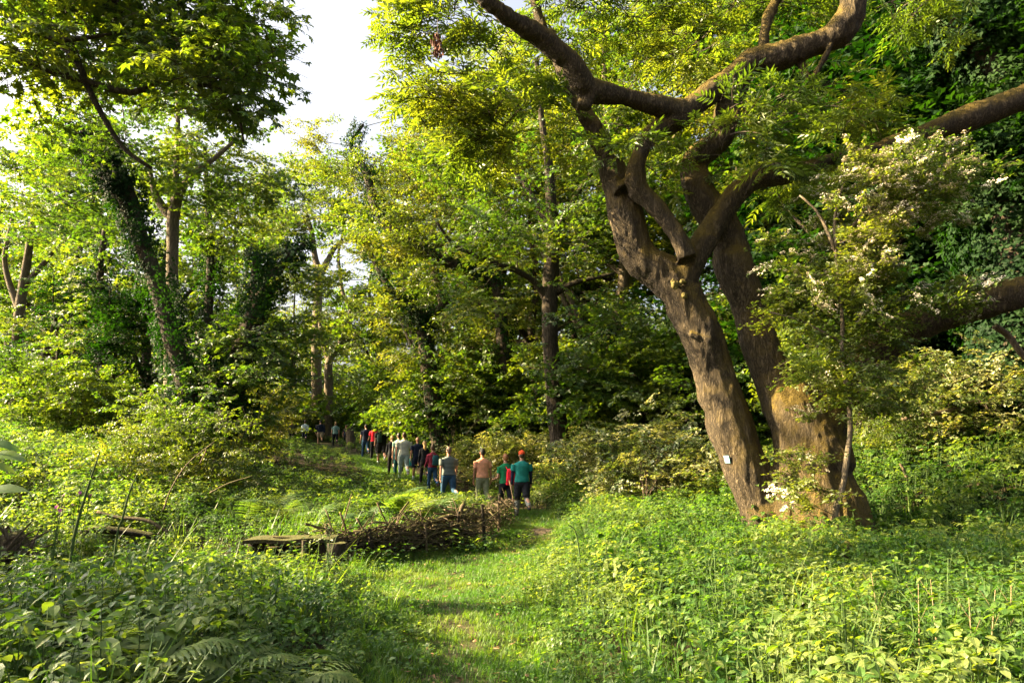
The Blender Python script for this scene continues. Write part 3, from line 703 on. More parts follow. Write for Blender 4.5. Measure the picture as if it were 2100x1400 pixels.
def oak_tree():
    Y = 30
    T = px_limb([(905, 930, 18), (885, 800, 17), (872, 690, 17), (868, 650, 17)], Y)
    L1 = px_limb([(868, 660, 14), (840, 628, 10), (805, 600, 8), (770, 540, 6), (740, 480, 4)], Y)
    L2 = px_limb([(870, 660, 14), (905, 630, 9), (940, 590, 8), (1000, 560, 5)], Y)
    L3 = px_limb([(1000, 565, 9, 29), (940, 545, 11, 29), (860, 510, 13, 29), (800, 470, 12, 29), (765, 410, 10, 29), (750, 350, 8, 29.5), (720, 300, 5, 30), (745, 255, 3, 30)], 29)
    L4 = px_limb([(1030, 900, 15, 29), (1040, 800, 14, 29), (1030, 690, 14, 29), (1022, 600, 13, 29), (1000, 560, 11, 29)], 29)
    el = [ell(800, 380, 29, 150, 90, 3, 60), ell(880, 520, 29.5, 150, 70, 3, 50), ell(700, 330, 31, 90, 60, 2.5, 30), ell(870, 300, 31, 120, 90, 3, 50), ell(980, 640, 30, 100, 60, 3, 34), ell(800, 640, 31, 60, 40, 2, 14), ell(900, 720, 31, 110, 60, 2.5, 36)]
    tree('oak_tree', 'broad oak with dark ivied limbs arching left over the line of walkers', [T, L1, L2], [e for e in el if e[1] > 28 and e[2] < 12][:4] or el, 'oak', n_per=2, jit=.4, sc0=1.25, origin=(T[0][0], Y, float(H(T[0][0], Y))), ivy=dict(dens=5, thick=.25, scl=1.2))
    tree('oak_tree', 'ivy wrapped tree left of the straight dark trunk, limb sweeping up leftwards', [L4, L3], el, 'oak', n_per=2, jit=.4, sc0=1.25, origin=(L4[0][0], 29, float(H(L4[0][0], 29))), ivy=dict(dens=5, thick=.22, scl=1.2))
oak_tree()
def centre_trees():
    Y = 60
    T = px_limb([(655, 905, 13), (650, 800, 11), (649, 700, 10), (652, 620, 9), (655, 560, 9)], Y)
    L1 = px_limb([(655, 565, 8), (645, 520, 6), (640, 480, 5), (625, 430, 4)], Y); L2 = px_limb([(656, 565, 8), (675, 530, 6), (690, 505, 5), (735, 475, 4), (760, 440, 3)], Y)
    el = [ell(640, 430, 60, 90, 60, 5, 54), ell(600, 360, 61, 80, 50, 4, 36), ell(700, 380, 61, 70, 60, 4, 34), ell(560, 440, 60, 60, 60, 3, 26), ell(600, 500, 60, 50, 57, 3, 16)]
    tree('ash_tree', 'slender tree forking high above the farthest walkers', [T, L1, L2], el, 'oak', n_per=3, jit=.5, sc0=2.2, bark='bark_pale', origin=(T[0][0], Y, float(H(T[0][0], Y))))
    T = px_limb([(672, 900, 10), (674, 800, 9), (676, 740, 8), (700, 700, 7), (718, 650, 7), (728, 610, 6), (735, 585, 4)], 57)
    L1 = px_limb([(722, 640, 5), (703, 600, 4), (698, 560, 3.5), (694, 520, 3), (705, 470, 2.5)], 57); L2 = px_limb([(728, 612, 4), (750, 595, 3), (775, 585, 2)], 57)
    L3 = px_limb([(676, 745, 6), (660, 700, 4), (655, 660, 3)], 57)
    tree('bare_tree', 'thin crooked tree with bare twisting limbs against the bright gap of sky', [T, L1, L2, L3], [ell(720, 460, 57, 50, 30, 2, 12), ell(660, 650, 57, 30, 30, 1.5, 8)], 'oak', n_per=2, jit=.4, sc0=2.0, bark='bark_pale', origin=(T[0][0], 57, float(H(T[0][0], 57))))
centre_trees()
def left_trees():
    def Q(rows, Y): return px_limb(rows, Y)
    def org(T, Y): return (T[0][0], Y, float(H(T[0][0], Y)))
    Y = 19; T = Q([(415, 930, 20), (395, 850, 19), (372, 760, 18), (350, 680, 18), (325, 590, 18), (292, 500, 16), (262, 430, 13), (235, 370, 10), (205, 325, 9), (170, 270, 6)], Y)
    L1 = Q([(300, 520, 12), (270, 400, 9), (230, 330, 6), (215, 250, 4)], Y); L2 = Q([(262, 430, 8), (215, 370, 6), (180, 300, 5), (140, 250, 3)], Y)
    tree('leaning_ivy_tree', 'thick ivy covered trunk leaning left in the woods on the left', [T, L1, L2], [ell(250, 330, 19, 110, 80, 2.5, 44), ell(130, 260, 19, 110, 70, 2.5, 40), ell(180, 460, 20, 80, 50, 2, 20), ell(330, 250, 20, 90, 70, 2.5, 30)], 'maple', n_per=2, jit=.3, sc0=1.05, origin=org(T, Y), ivy=dict(dens=15, thick=.24, scl=.95))
    Y = 21; T = Q([(352, 900, 14), (350, 760, 13), (352, 640, 13), (354, 520, 12), (356, 440, 13), (370, 380, 11)], Y)
    L1 = Q([(356, 450, 10), (330, 420, 9), (315, 385, 6), (308, 350, 4)], Y); L2 = Q([(370, 390, 9), (400, 355, 8), (440, 325, 5), (480, 290, 4)], Y); L3 = Q([(356, 470, 9), (362, 330, 6), (365, 220, 5), (360, 120, 3)], Y)
    tree('ivy_tree', 'upright tree with a pale bare fork above its ivied trunk', [T, L1, L2, L3], [ell(380, 240, 21, 120, 90, 3, 54), ell(470, 330, 21, 90, 70, 2.5, 40), ell(300, 180, 22, 90, 80, 2.5, 30), ell(440, 450, 22, 70, 60, 2, 24)], 'maple', n_per=2, jit=.32, sc0=1.1, bark='bark_pale', origin=org(T, Y), ivy=dict(dens=13, thick=.16, zmax=5.2, scl=1.0, which=(0,)))
    Y = 24; T = Q([(415, 900, 10), (420, 780, 10), (428, 640, 9), (432, 520, 8), (425, 400, 6), (420, 300, 4)], Y)
    tree('ivy_tree', 'slim ivy tree right of the forked one, standing straight', [T], [ell(430, 400, 24, 80, 110, 2.5, 40), ell(500, 480, 24, 70, 70, 2.5, 30), ell(520, 380, 25, 70, 60, 2.5, 30)], 'maple', n_per=2, jit=.35, sc0=1.2, origin=org(T, Y), ivy=dict(dens=11, thick=.18, zmax=8, scl=1.1))
    Y = 20; T = Q([(462, 900, 24), (480, 800, 24), (505, 700, 24), (535, 620, 19), (560, 570, 13), (590, 530, 8), (625, 500, 5)], Y)
    L1 = Q([(520, 660, 14), (525, 560, 10), (528, 520, 8)], Y); L2 = Q([(470, 840, 12), (430, 740, 8), (405, 680, 6)], Y)
    tree('leaning_ivy_tree', 'dark ivy smothered trunk leaning right towards the clearing', [T, L1, L2], [ell(520, 740, 19.5, 90, 60, 1.8, 44), ell(450, 800, 19, 80, 50, 1.6, 36), ell(560, 660, 20, 60, 60, 1.8, 30), ell(600, 560, 20, 50, 40, 1.5, 14), ell(500, 850, 19, 50, 26, 1.0, 12)], 'maple', n_per=2, jit=.3, sc0=1.0, origin=org(T, Y), ivy=dict(dens=14, thick=.3, scl=1.1))
    Y = 25; T = Q([(212, 860, 10), (208, 760, 10), (212, 660, 9), (206, 560, 7), (215, 470, 5)], Y); L1 = Q([(210, 640, 6), (180, 590, 5), (150, 560, 3)], Y)
    tree('woodland_tree', 'dark narrow trunk at the left with shaggy foliage half way up', [T, L1], [ell(215, 600, 25, 90, 60, 2.5, 40), ell(170, 500, 26, 90, 70, 3, 36), ell(250, 700, 25, 70, 50, 2, 26)], 'maple', n_per=2, jit=.35, sc0=1.2, origin=org(T, Y), ivy=dict(dens=9, thick=.1, zmax=7, scl=1.0))
    Y = 28; T = Q([(30, 870, 12), (35, 740, 11), (40, 640, 10), (55, 540, 8), (70, 440, 6)], Y); L1 = Q([(40, 640, 7), (10, 540, 5), (25, 450, 4)], Y); L2 = Q([(45, 590, 6), (90, 540, 5), (120, 500, 3)], Y)
    tree('woodland_tree', 'grey trunked tree near the left edge, glowing foliage around its fork', [T, L1, L2], [ell(60, 480, 28, 130, 90, 3, 56), ell(40, 640, 28, 110, 60, 3, 34), ell(140, 380, 29, 110, 70, 3, 26)], 'maple', n_per=2, jit=.4, sc0=1.3, bark='bark_pale', origin=org(T, Y))
left_trees()
# overhanging maple: trunk stands out of frame on the left
def overhang():
    Y = 8.0
    T = [(-8.6, 7.6, float(H(-8.6, 7.6)) - .3, .34), (-8.4, 7.6, 2.0, .28), (-8.2, 7.7, 4.2, .24), (-7.8, 7.8, 6.0, .2), (-7.4, 7.9, 7.8, .14), (-6.8, 8, 9.5, .08)]
    L1 = [(-8.2, 7.7, 4.9, .13)] + px_limb([(-60, 100, 13), (20, 118, 10), (90, 140, 9), (170, 165, 8), (270, 190, 7), (330, 165, 6), (390, 172, 5), (470, 188, 4), (490, 240, 3), (500, 290, 2)], Y)
    L2 = [(-8.0, 7.8, 5.8, .10)] + px_limb([(-40, 20, 9), (40, 55, 8), (115, 85, 8), (160, 130, 7), (190, 200, 6), (250, 300, 5), (310, 345, 4)], Y)
    L3 = [(-7.7, 7.8, 6.6, .10)] + px_limb([(60, -60, 10), (200, -10, 8), (300, 30, 6), (400, 70, 5), (480, 130, 4), (560, 160, 3)], Y + .3)
    L5 = [(-6.9, 8, 9.3, .08), (-7.4, 10.5, 11.2, .06), (-8.4, 13.5, 12.6, .04), (-8.8, 15, 13.2, .02)]
    L4 = px_limb([(115, 85, 6), (180, 78, 5), (240, 68, 3)], Y)
    el = [ell(370, 50, 8.5, 120, 65, .9, 44), ell(438, 180, 7.8, 65, 60, .45, 24), ell(230, 20, 8.5, 160, 45, .9, 34), ell(60, 50, 8.3, 110, 45, .8, 22), ell(340, 115, 7.9, 90, 36, .45, 16),
          ell(50, 180, 7.9, 60, 50, .5, 14), ell(180, 100, 8.0, 90, 36, .5, 12), ell(455, 60, 8.6, 60, 60, .7, 20), ell(0, -100, 8, 250, 60, 1.2, 18), (-8.3, 9.6, 10.7, 1.5, 2.6, 1.4, 62)]  # last crown mass added to shade the boughs and upper big trunk
    tree('overhanging_maple', 'dark leafed maple reaching in over the top left corner with bare arching boughs', [T, L1, L2, L3, L4], el, 'maple', n_per=2, jit=.16, sc0=1.0, origin=(T[0][0], T[0][1], float(H(-8.6, 7.6))), tip=.003, step=.4, radcut=.02, droop=.15)
overhang()
# trees on the right edge
def right_trees():
    Y = 15
    T = [(11.6, 15.2, float(H(11.6, 15.2)) - .4, .75)] + px_limb([(2120, 700, 60), (2110, 560, 56), (2090, 420, 52), (2070, 260, 48), (2040, 120, 42), (2000, -20, 36), (1960, -160, 28)], Y)
    L1 = px_limb([(2090, 230, 34, 14.5), (2000, 90, 22, 14.5), (1930, 20, 14, 14.5)], Y)
    tree('ivy_clad_tree', 'massive ivy clad trunk filling the right edge in deep shade', [T, L1], [ell(2020, 60, 15, 130, 100, 2, 50), ell(1960, 330, 15.5, 90, 90, 1.6, 30), ell(2080, 300, 14.5, 90, 120, 1.5, 36)], 'ivy', n_per=5, jit=.35, sc0=1.5, origin=(11.6, 15.2, float(H(11.6, 15.2))), ivy=dict(dens=16, thick=.5, scl=1.5))
    T = [(10.6, 12.4, float(H(10.6, 12.4)) - .3, .5), (10.6, 12.4, 4.5, .38)] + px_limb([(2230, 120, 34), (2120, 190, 29), (2060, 215, 27), (2000, 238, 29), (1925, 264, 23), (1860, 288, 22), (1800, 306, 15), (1740, 330, 14), (1690, 345, 9)], 12)
    tree('overhanging_limb_tree', 'tree leaning in from the right whose thick bare limb slopes down above the blossom', [T], [ell(1850, 250, 12.5, 110, 50, 1, 16), ell(1700, 330, 12, 60, 40, .7, 8)], 'ash', n_per=2, jit=.15, sc0=1, origin=(10.6, 12.4, float(H(10.6, 12.4))), bark='bark_big', voxel=.05, rough=.03, tip=.004, step=.5, cat='tree')
    # dead broken branch hanging at right edge
    s = Soup(); q = catmull([P(2040, 668, 11), P(2070, 690, 11), P(2100, 730, 10.9), P(2150, 770, 10.8)], 9); o0 = q[0]
    s.tube(q - o0, np.linspace(.055, .04, 9), 7, rough=.08); o = link('dead_branch', s.mesh('dead_branch', [M['brush']], True)); o.location = o0
    tag(o, 'bare tan dead branch hanging under the mossy limb at the right edge', 'branch')
    for (rows, Y, lab) in (([(1850, 860, 4), (1885, 850, 5), (1930, 845, 6), (1960, 835, 4)], 14.2, 'fallen pale branch lying across the ivy bank on the right'),
                           ([(1845, 950, 2), (1853, 962, 3), (1862, 985, 3)], 12.6, 'short bent twig poking out of the bank right of the big base'),
                           ([(1740, 1110, 9), (1728, 1165, 7), (1726, 1200, 6)], 8.4, 'dark snapped stake standing among the bright nettles')):
        l = np.array(px_limb(rows, Y)); 
        if Y == 8.4: l[-1, 2] = float(H(l[-1, 0], Y)) - .05
        s = Soup(); q = catmull(l, 8); o0 = q[0, :3].copy(); s.tube(q[:, :3] - o0, q[:, 3], 6, rough=.1); o = link('fallen_branch', s.mesh('fallen_branch', [M['brush'] if Y != 8.4 else M['wood_dark']], True)); o.location = o0; tag(o, lab, 'branch')
    # hawthorn in front of the big tree
    Y = 9.8
    T = px_limb([(1722, 1090, 10), (1712, 1050, 9), (1728, 1000, 8), (1738, 930, 8), (1744, 880, 7), (1738, 800, 7), (1726, 730, 6.5), (1728, 660, 6), (1718, 570, 5.5), (1712, 480, 5), (1716, 420, 4), (1740, 350, 3)], Y)
    T = down(T, .2, 1.1)
    L1 = px_limb([(1716, 520, 4), (1680, 440, 3), (1640, 400, 2)], Y); L2 = px_limb([(1718, 500, 4), (1780, 430, 3), (1860, 390, 2)], Y); L3 = px_limb([(1722, 700, 3), (1650, 660, 2.5), (1580, 640, 2)], Y); L4 = px_limb([(1728, 740, 3), (1780, 760, 2), (1810, 780, 2)], Y)
    def share(p):   # blossom thickest high up and to the right of the crown
        return np.clip((p[:, 2] - 3.3) * .36, .06, .60)
    T = [(x, y, z, r * .72) for x, y, z, r in T]
    el = [ell(1820, 430, 10.0, 160, 90, 1.0, 70), ell(1730, 520, 9.9, 110, 90, .9, 56), ell(1890, 350, 10.2, 110, 60, .9, 36), ell(1670, 650, 9.9, 75, 75, .6, 26), ell(1790, 620, 10.0, 110, 110, .8, 50), ell(1900, 640, 10.0, 80, 60, .6, 20), ell(1690, 760, 9.8, 60, 60, .5, 20), ell(1680, 960, 9.8, 50, 90, .35, 16), ell(1800, 780, 10.0, 80, 90, .6, 32)]
    tree('hawthorn_tree', 'slim twisting hawthorn with pinkish white blossom in front of the big trunk', [T, L1, L2, L3, L4], el, 'thorn', n_per=2, jit=.15, sc0=.85, flat=1.0, bark='bark_pale', origin=(T[0][0], Y, float(H(T[0][0], Y))), tip=.0022, step=.3, radcut=.012, crown2=('may', share))
right_trees()
print('custom trees', time.time() - T0, NSPRAY)

# ---------------------------------------------------------------- woodland behind: kinds of tree built once, then copied one by one
def proto_tree(kind_name, height, cr, leaf, n, bark, low=.3, sc0=1.5, per=3, multi=1, flat=.5):
    limbs, ells_ = [], []
    for m in range(multi):
        a = 6.28 * m / max(1, multi) + rng.uniform(0, 1); ld = (.0 if multi == 1 else .25)
        tip_ = np.array((math.cos(a) * cr * ld + rng.normal() * .05 * height, math.sin(a) * cr * ld + rng.normal() * .05 * height, height * .92))
        r0 = height * (.017 if multi == 1 else .009)
        pts = [(rng.normal() * .012 * height * (k > 0) + tip_[0] * k / 5, rng.normal() * .012 * height * (k > 0) + tip_[1] * k / 5, -.3 + tip_[2] * k / 5, r0 * (1 - .16 * k)) for k in range(6)]
        limbs.append(pts)
        for j in range(4):
            k = rng.uniform(.35, .75); b = np.array(pts[int(k * 5)][:3]); aa = rng.uniform(0, 6.28)
            e = b + np.array((math.cos(aa) * cr * .75, math.sin(aa) * cr * .75, height * rng.uniform(.12, .3)))
            mid = (b + e) / 2 + (0, 0, -.03 * height)
            limbs.append([(*b, r0 * .5), (*mid, r0 * .32), (*e, r0 * .12)])
    zc = height * (low + 1) / 2; rz = height * (1 - low) / 2
    ells_ = [(0, 0, zc, cr, cr, rz, n)]
    return tree(kind_name, 'x', limbs, ells_, leaf, n_per=per, jit=.32, sc0=sc0, bark=bark, origin=(0, 0, 0), flat=flat, tip=.011, radcut=.05, min_r=.012)
def copy_tree(root, loc, rz, s, label, group, cat='tree', name=None, first=False):
    if first: r = root
    else:
        r = root.copy(); col.objects.link(r)
        for ch in root.children:
            c = ch.copy(); col.objects.link(c); c.parent = r
            if 'crown' in ch.name: NSPRAY[0] += len(ch.data.vertices)
    r.location = loc; r.rotation_euler = (0, 0, rz); r.scale = (s, s, s * random.uniform(.93, 1.07)); r['label'] = label; r['group'] = group; r['category'] = cat
    return r
PT = {'syc': proto_tree('woodland_sycamore', 17, 4.6, 'maple_far', 140, 'bark', .22, 1.4),
      'oak': proto_tree('woodland_oak', 15, 5.2, 'oak', 150, 'bark', .25, 1.6),
      'ash': proto_tree('woodland_ash', 18, 3.8, 'oak', 110, 'bark_pale', .32, 1.5),
      'holly': proto_tree('woodland_holly', 11, 3.0, 'ivy', 150, 'bark', .04, 1.9, per=3, flat=.9),
      'hazel': proto_tree('hazel_bush', 4.6, 2.3, 'maple_far', 120, 'bark', .04, .95, per=3, multi=4),
      'elder': proto_tree('elder_bush', 3.0, 1.7, 'broad', 90, 'bark', .0, .8, per=3, multi=3),
      'bramble': proto_tree('bramble_bush', 1.7, 1.5, 'bramble', 90, 'bark', -.1, 1.0, per=4, multi=3)}
usedp = set()
GR = {'syc': 'sycamores of the wood behind', 'oak': 'oaks of the wood behind', 'ash': 'slim ashes of the wood behind', 'holly': 'dark evergreens of the wood', 'hazel': 'hazel bushes', 'elder': 'elder bushes', 'bramble': 'bramble bushes'}
CT = {'hazel': 'bush', 'elder': 'bush', 'bramble': 'bush'}
def put(kind, u, Y, s, label, dz=0):
    x = (u - 1050) / 1400 * Y * .99; z = float(H(x, Y)) - .05 + dz
    copy_tree(PT[kind], (x, Y, z), random.uniform(0, 6.28), s, label, GR[kind], CT.get(kind, 'tree'), first=kind not in usedp); usedp.add(kind)
BG = [
 ('syc', 10, 46, 1.1, 'far tree filling the left edge above the grey forked trunk'),
 ('oak', 130, 48, 1.1, 'far oak between the grey forked trunk and the dark narrow one'),
 ('syc', 390, 52, 1.1, 'far tree glowing behind the pale forked ivy tree'),
 ('syc', 60, 36, 1.0, 'sunlit yellow green tree at the left edge behind the grey trunk'),
 ('syc', 280, 40, 1.15, 'tall glowing tree behind the leaning ivy trunk'),
 ('syc', 480, 48, 1.0, 'tree whose top meets the open sky left of the gap'),
 ('oak', 600, 66, 1.1, 'far tree closing the bottom of the sky gap'),
 ('oak', 790, 50, 1.08, 'far oak right of the small bright gap of sky'),
 ('syc', 850, 42, 1.15, 'tall tree right of the sky gap behind the arching limb'),
 ('ash', 930, 36, 1.1, 'slim ash whose twiggy top pokes into the white sky'),
 ('syc', 1010, 40, 1.35, 'big tree filling the space above the ivied limb'),
 ('oak', 1090, 34, 1.25, 'bright crowned tree directly behind the straight dark trunk'),
 ('syc', 1200, 38, 1.4, 'tall tree between the straight trunk and the big tree'),
 ('ash', 1290, 30, 1.25, 'yellow green ash behind the left stem of the big tree'),
 ('oak', 1380, 34, 1.4, 'leafy tree seen through the fork of the big tree'),
 ('syc', 1480, 28, 1.2, 'tree behind the mossy middle stem'),
 ('ash', 1580, 32, 1.35, 'tree showing between the upper mossy limb and the blossom'),
 ('oak', 1690, 27, 1.15, 'shaded oak above the hawthorn blossom'),
 ('syc', 1800, 30, 1.35, 'tall shaded tree right of the vertical mossy limb'),
 ('holly', 1780, 20, 1.25, 'dark evergreen behind the hawthorn blossom'),
 ('holly', 1900, 19, 1.45, 'tall dark evergreen left of the ivy clad trunk'),
 ('holly', 2010, 22, 1.7, 'black green evergreen behind the sloping limb'),
 ('holly', 2120, 18, 1.5, 'dark evergreen half out of frame at the right edge'),
 ('syc', 1960, 30, 1.4, 'shadowed tree at the top right behind the evergreens'),
 ('oak', 2100, 32, 1.4, 'rearmost broad tree beyond the ivy trunk at the right'),
 ('holly', 1270, 27, .62, 'low dark evergreen between straight trunk and big tree'),
 ('holly', 230, 24, .55, 'small dark evergreen in the shade below the leaning ivy trunk'),
 ('holly', 120, 26, .6, 'dark evergreen thicket at far left below glowing leaves'),
 ('hazel', 440, 36, .8, 'shrub left of the farthest walkers catching pale light'),
 ('hazel', 720, 60, 1.4, 'green shrub on the slope above the farthest walkers'),
 ('hazel', 835, 41, 1.2, 'pale sunlit shrub above the walker in the red top'),
 ('hazel', 900, 35, 1.3, 'large light green shrub above the bald walker'),
 ('hazel', 960, 31, 1.3, 'rounded shrub left of the ivied trunk base'),
 ('hazel', 1060, 30, 1.2, 'shrub between the ivied trunk and the straight trunk'),
 ('hazel', 1210, 27, 1.2, 'bright shrub right of the straight dark trunk'),
 ('hazel', 1320, 24, 1.2, 'shrub with drooping boughs left of the big tree stem'),
 ('hazel', 1420, 22, 1.1, 'shrub seen behind the lower big tree stem'),
 ('hazel', 1640, 20, 1.1, 'shrub showing between the two upper stems of the big tree'),
 ('hazel', 1760, 17, .8, 'shrub right of the slim hawthorn stem on the bank'),
 ('hazel', 320, 17.5, .5, 'sunlit sapling thicket in front of the leaning ivy trunk'),
 ('elder', 275, 15.5, .62, 'pale leaved young elder standing out on the left bank'),
 ('elder', 420, 17, .8, 'low elder in shade below the dark leaning ivy trunk'),
 ('elder', 470, 27, 1.1, 'elder seen between the two ivied trunks'),
 ('hazel', 50, 22, .7, 'hazel at the left edge on top of the bank'),
 ('hazel', 150, 21, .6, 'hazel on the left bank in front of the dark evergreen'),
 ('bramble', 560, 56, 1.8, 'pale flowering bramble left of the person in olive'),
 ('bramble', 990, 26, .95, 'bramble heap behind the man in the orange shirt'),
 ('bramble', 1050, 24.5, .95, 'cream lit bramble behind the red capped walker'),
 ('bramble', 1095, 25.6, 1.0, 'bramble spilling left of the straight trunk foot'),
 ('bramble', 1245, 22, 1.1, 'bramble right of the straight trunk foot'),
 ('bramble', 1300, 19, 1.2, 'tangled bramble with bare twigs beside the big tree'),
 ('bramble', 1400, 17.5, 1.0, 'bramble just left of the low blue tag'),
 ('elder', 1850, 15.5, .7, 'elder on the ivy bank at the right'),
 ('bramble', 2030, 14.5, 1.0, 'ivy and bramble hump below the ivy clad trunk'),
]
for b in BG: put(*b)
# trees out of the picture to the left, which throw the shade
SH = [('hazel', -7.5, 4.8, .72), ('hazel', -9.5, 8.4, .70), ('oak', -13, 3.5, .5)]
for i, (k, x, y, s) in enumerate(SH):
    copy_tree(PT[k], (x, y, float(H(x, y))), 1.3 * i, s, ['leafy hazel nearest the camera beyond the left edge', 'hazel beside the clearing just beyond the left edge', 'small oak beyond the left edge, nearest the camera', 'sycamore on the bank beyond the left edge'][i], 'shade trees outside the left edge', 'tree')
# far wood as one mass
def far_wood():
    n = 7500
    x = rng.uniform(-90, 90, n); y = rng.uniform(56, 100, n); top = 9 + 5 * np.sin(x * .21 + 1) + 3 * np.sin(x * .07 + y * .1) + .09 * (y - 56) * 1.0
    gap = np.exp(-((x + 22 * (y / 70)) / 3.5) ** 2)
    top = top * (1 - .35 * gap)
    z = H(x, y) + rng.uniform(0, 1, n) ** .8 * top
    e = np.stack([rng.normal(size=n) * .4, rng.normal(size=n) * .4, rng.uniform(-3, 3, n)], 1)
    o = foliage('distant_woodland', 'maple_far', np.stack([x, y, z], 1), e, rng.uniform(2.2, 4.2, n))
    tag(o, 'hazy mass of far woodland closing the view behind all the trees', 'woodland')
far_wood()
print('bg', time.time() - T0, NSPRAY)

# ---------------------------------------------------------------- dead hedge, log bench, stump, fallen wood
def dead_hedge():
    A_, B_, C_ = np.array((-3.0, 10.75)), np.array((-.62, 13.15)), np.array((-.05, 16.6))
    root = empty('dead_hedge', (A_[0], A_[1], float(H(*A_)))); tag(root, 'low woven barrier of dead branches held by stakes beside the grass path', 'brush fence')
    o = np.array(root.location)
    def on(t): return A_ + (B_ - A_) * min(t, 1) if t <= 1 else B_ + (C_ - B_) * (t - 1)
    def hh(t): return np.interp(t, [0, .25, .5, .7, .85, 1, 1.5, 2], [.36, .38, .46, .52, .62, .68, .55, .55])
    ms = []
    for k in range(9):      # nine branch shapes shared by all the laid branches
        s = Soup(); L = random.uniform(.7, 1.5); q = catmull([(-L / 2, 0, 0), (-L / 6, random.uniform(-.1, .1), random.uniform(-.06, .1)), (L / 6, random.uniform(-.1, .1), random.uniform(-.06, .1)), (L / 2, 0, random.uniform(-.12, .05))], 7)
        r = random.uniform(.009, .022); s.tube(q, np.linspace(r, r * .5, 7), 5, rough=.12, seed=k)
        if k % 2: s.tube(catmull([q[3], q[3] + (.12, .1, .1), q[3] + (.3, .16, .12)], 4), [r * .6, r * .45, r * .4, r * .2], 4)
        ms.append(s.mesh('branch', [M['brush']], True))
    for k in range(230):
        t = random.uniform(0.02, 1.0) if k < 185 else random.uniform(1.05, 1.9); p = on(t); z = hh(t) * random.uniform(.15, 1.0) ** .7
        d = (B_ - A_) if t <= 1 else (C_ - B_); yaw = math.atan2(d[1], d[0]) + random.gauss(0, .22)
        b = link('branch', ms[k % 9], root); b.location = (p[0] - o[0] + random.gauss(0, .07), p[1] - o[1] + random.gauss(0, .07), float(H(*p)) - o[2] + z)
        b.rotation_euler = (random.uniform(-3, 3), random.gauss(0, .28 if k % 4 else .8), yaw + random.gauss(0, .25)); sc_ = random.uniform(.6, 1.1); b.scale = (sc_, sc_, sc_ * 1.2)
    st = Soup(); st.tube([(0, 0, -.15), (.005, 0, .4), (0, .01, .8)], [.032, .03, .026], 7, rough=.1); stm = st.mesh('stake', [M['wood_dark']])
    st = Soup(); st.tube([(0, 0, -.15), (.005, 0, .4), (0, .01, .8)], [.026, .024, .022], 7, rough=.1); stp = st.mesh('stake', [M['brush']])
    for k, (t, h, sd_) in enumerate(((.03, .55, 1), (.27, .45, 1), (.42, .46, -1), (.60, .45, 1), (.80, .66, 1), (1.0, .80, 1), (1.4, .62, 1), (1.75, .7, -1))):
        p = on(t); n_ = np.array((.71, -.70)) * .16 * sd_; b = link('stake', stm if k % 3 else stp, root)
        b.location = (p[0] + n_[0] - o[0], p[1] + n_[1] - o[1], float(H(*p)) - o[2]); b.scale = (1, 1, h / .8); b.rotation_euler = (random.gauss(0, .05), random.gauss(0, .05), random.random() * 3)
    s = Soup()               # small brushwood packed between
    for k in range(1500):
        t = random.uniform(0, 1.95); p = on(t); z = float(H(*p)) + hh(t) * random.uniform(-.1, 1.05); d = (B_ - A_) if t <= 1 else (C_ - B_); a = math.atan2(d[1], d[0]) + random.gauss(0, .6); l = random.uniform(.15, .45)
        v = np.array((math.cos(a), math.sin(a), random.gauss(0, .25))) * l; c = np.array((p[0] + random.gauss(0, .09), p[1] + random.gauss(0, .09), z)) - o
        s.tube([c - v / 2, c + (random.gauss(0, .02), random.gauss(0, .02), random.gauss(0, .03)), c + v / 2], [.006, .006, .003], 3, cap=False)
    tag(link('brushwood', s.mesh('brushwood', [M['brush']]), root), kind='stuff')
    s = Soup()
    for (t0, t1, z, r) in ((.05, .48, .10, .07), (.42, .95, .09, .08), (.2, .7, .22, .06), (.62, .98, .24, .06), (.1, .4, .22, .05)):
        a, b = on(t0), on(t1); q = catmull([(*a, float(H(*a)) + z), (*((a + b) / 2 + .04), float(H(*a)) + z + .03), (*b, float(H(*b)) + z)], 8) - o; s = Soup(); s.tube(q, [r, r * 1.05, r, r * .95, r, r * .9, r * .9, r * .8], 9, rough=.05)
        link('log', s.mesh('log', [M['wood_dark']], True), root)
    # thick knuckled branch lying along the top
    s = Soup(); q = catmull([(*on(.55), .46), (*on(.66), .50), (*on(.76), .57), (*on(.86), .60), (*on(.93), .68)], 14) - o + (0, 0, 0); s.tube(q, [.03, .035, .04, .04, .045, .05, .05, .055, .05, .045, .06, .05, .05, .03], 8, rough=.14, seed=3)
    s.tube(catmull([q[10], q[10] + (.02, -.03, .12), q[10] + (.07, -.03, .2)], 4), [.05, .045, .04, .035], 7, rough=.1); link('branch', s.mesh('branch', [M['brush']], True), root)
dead_hedge()
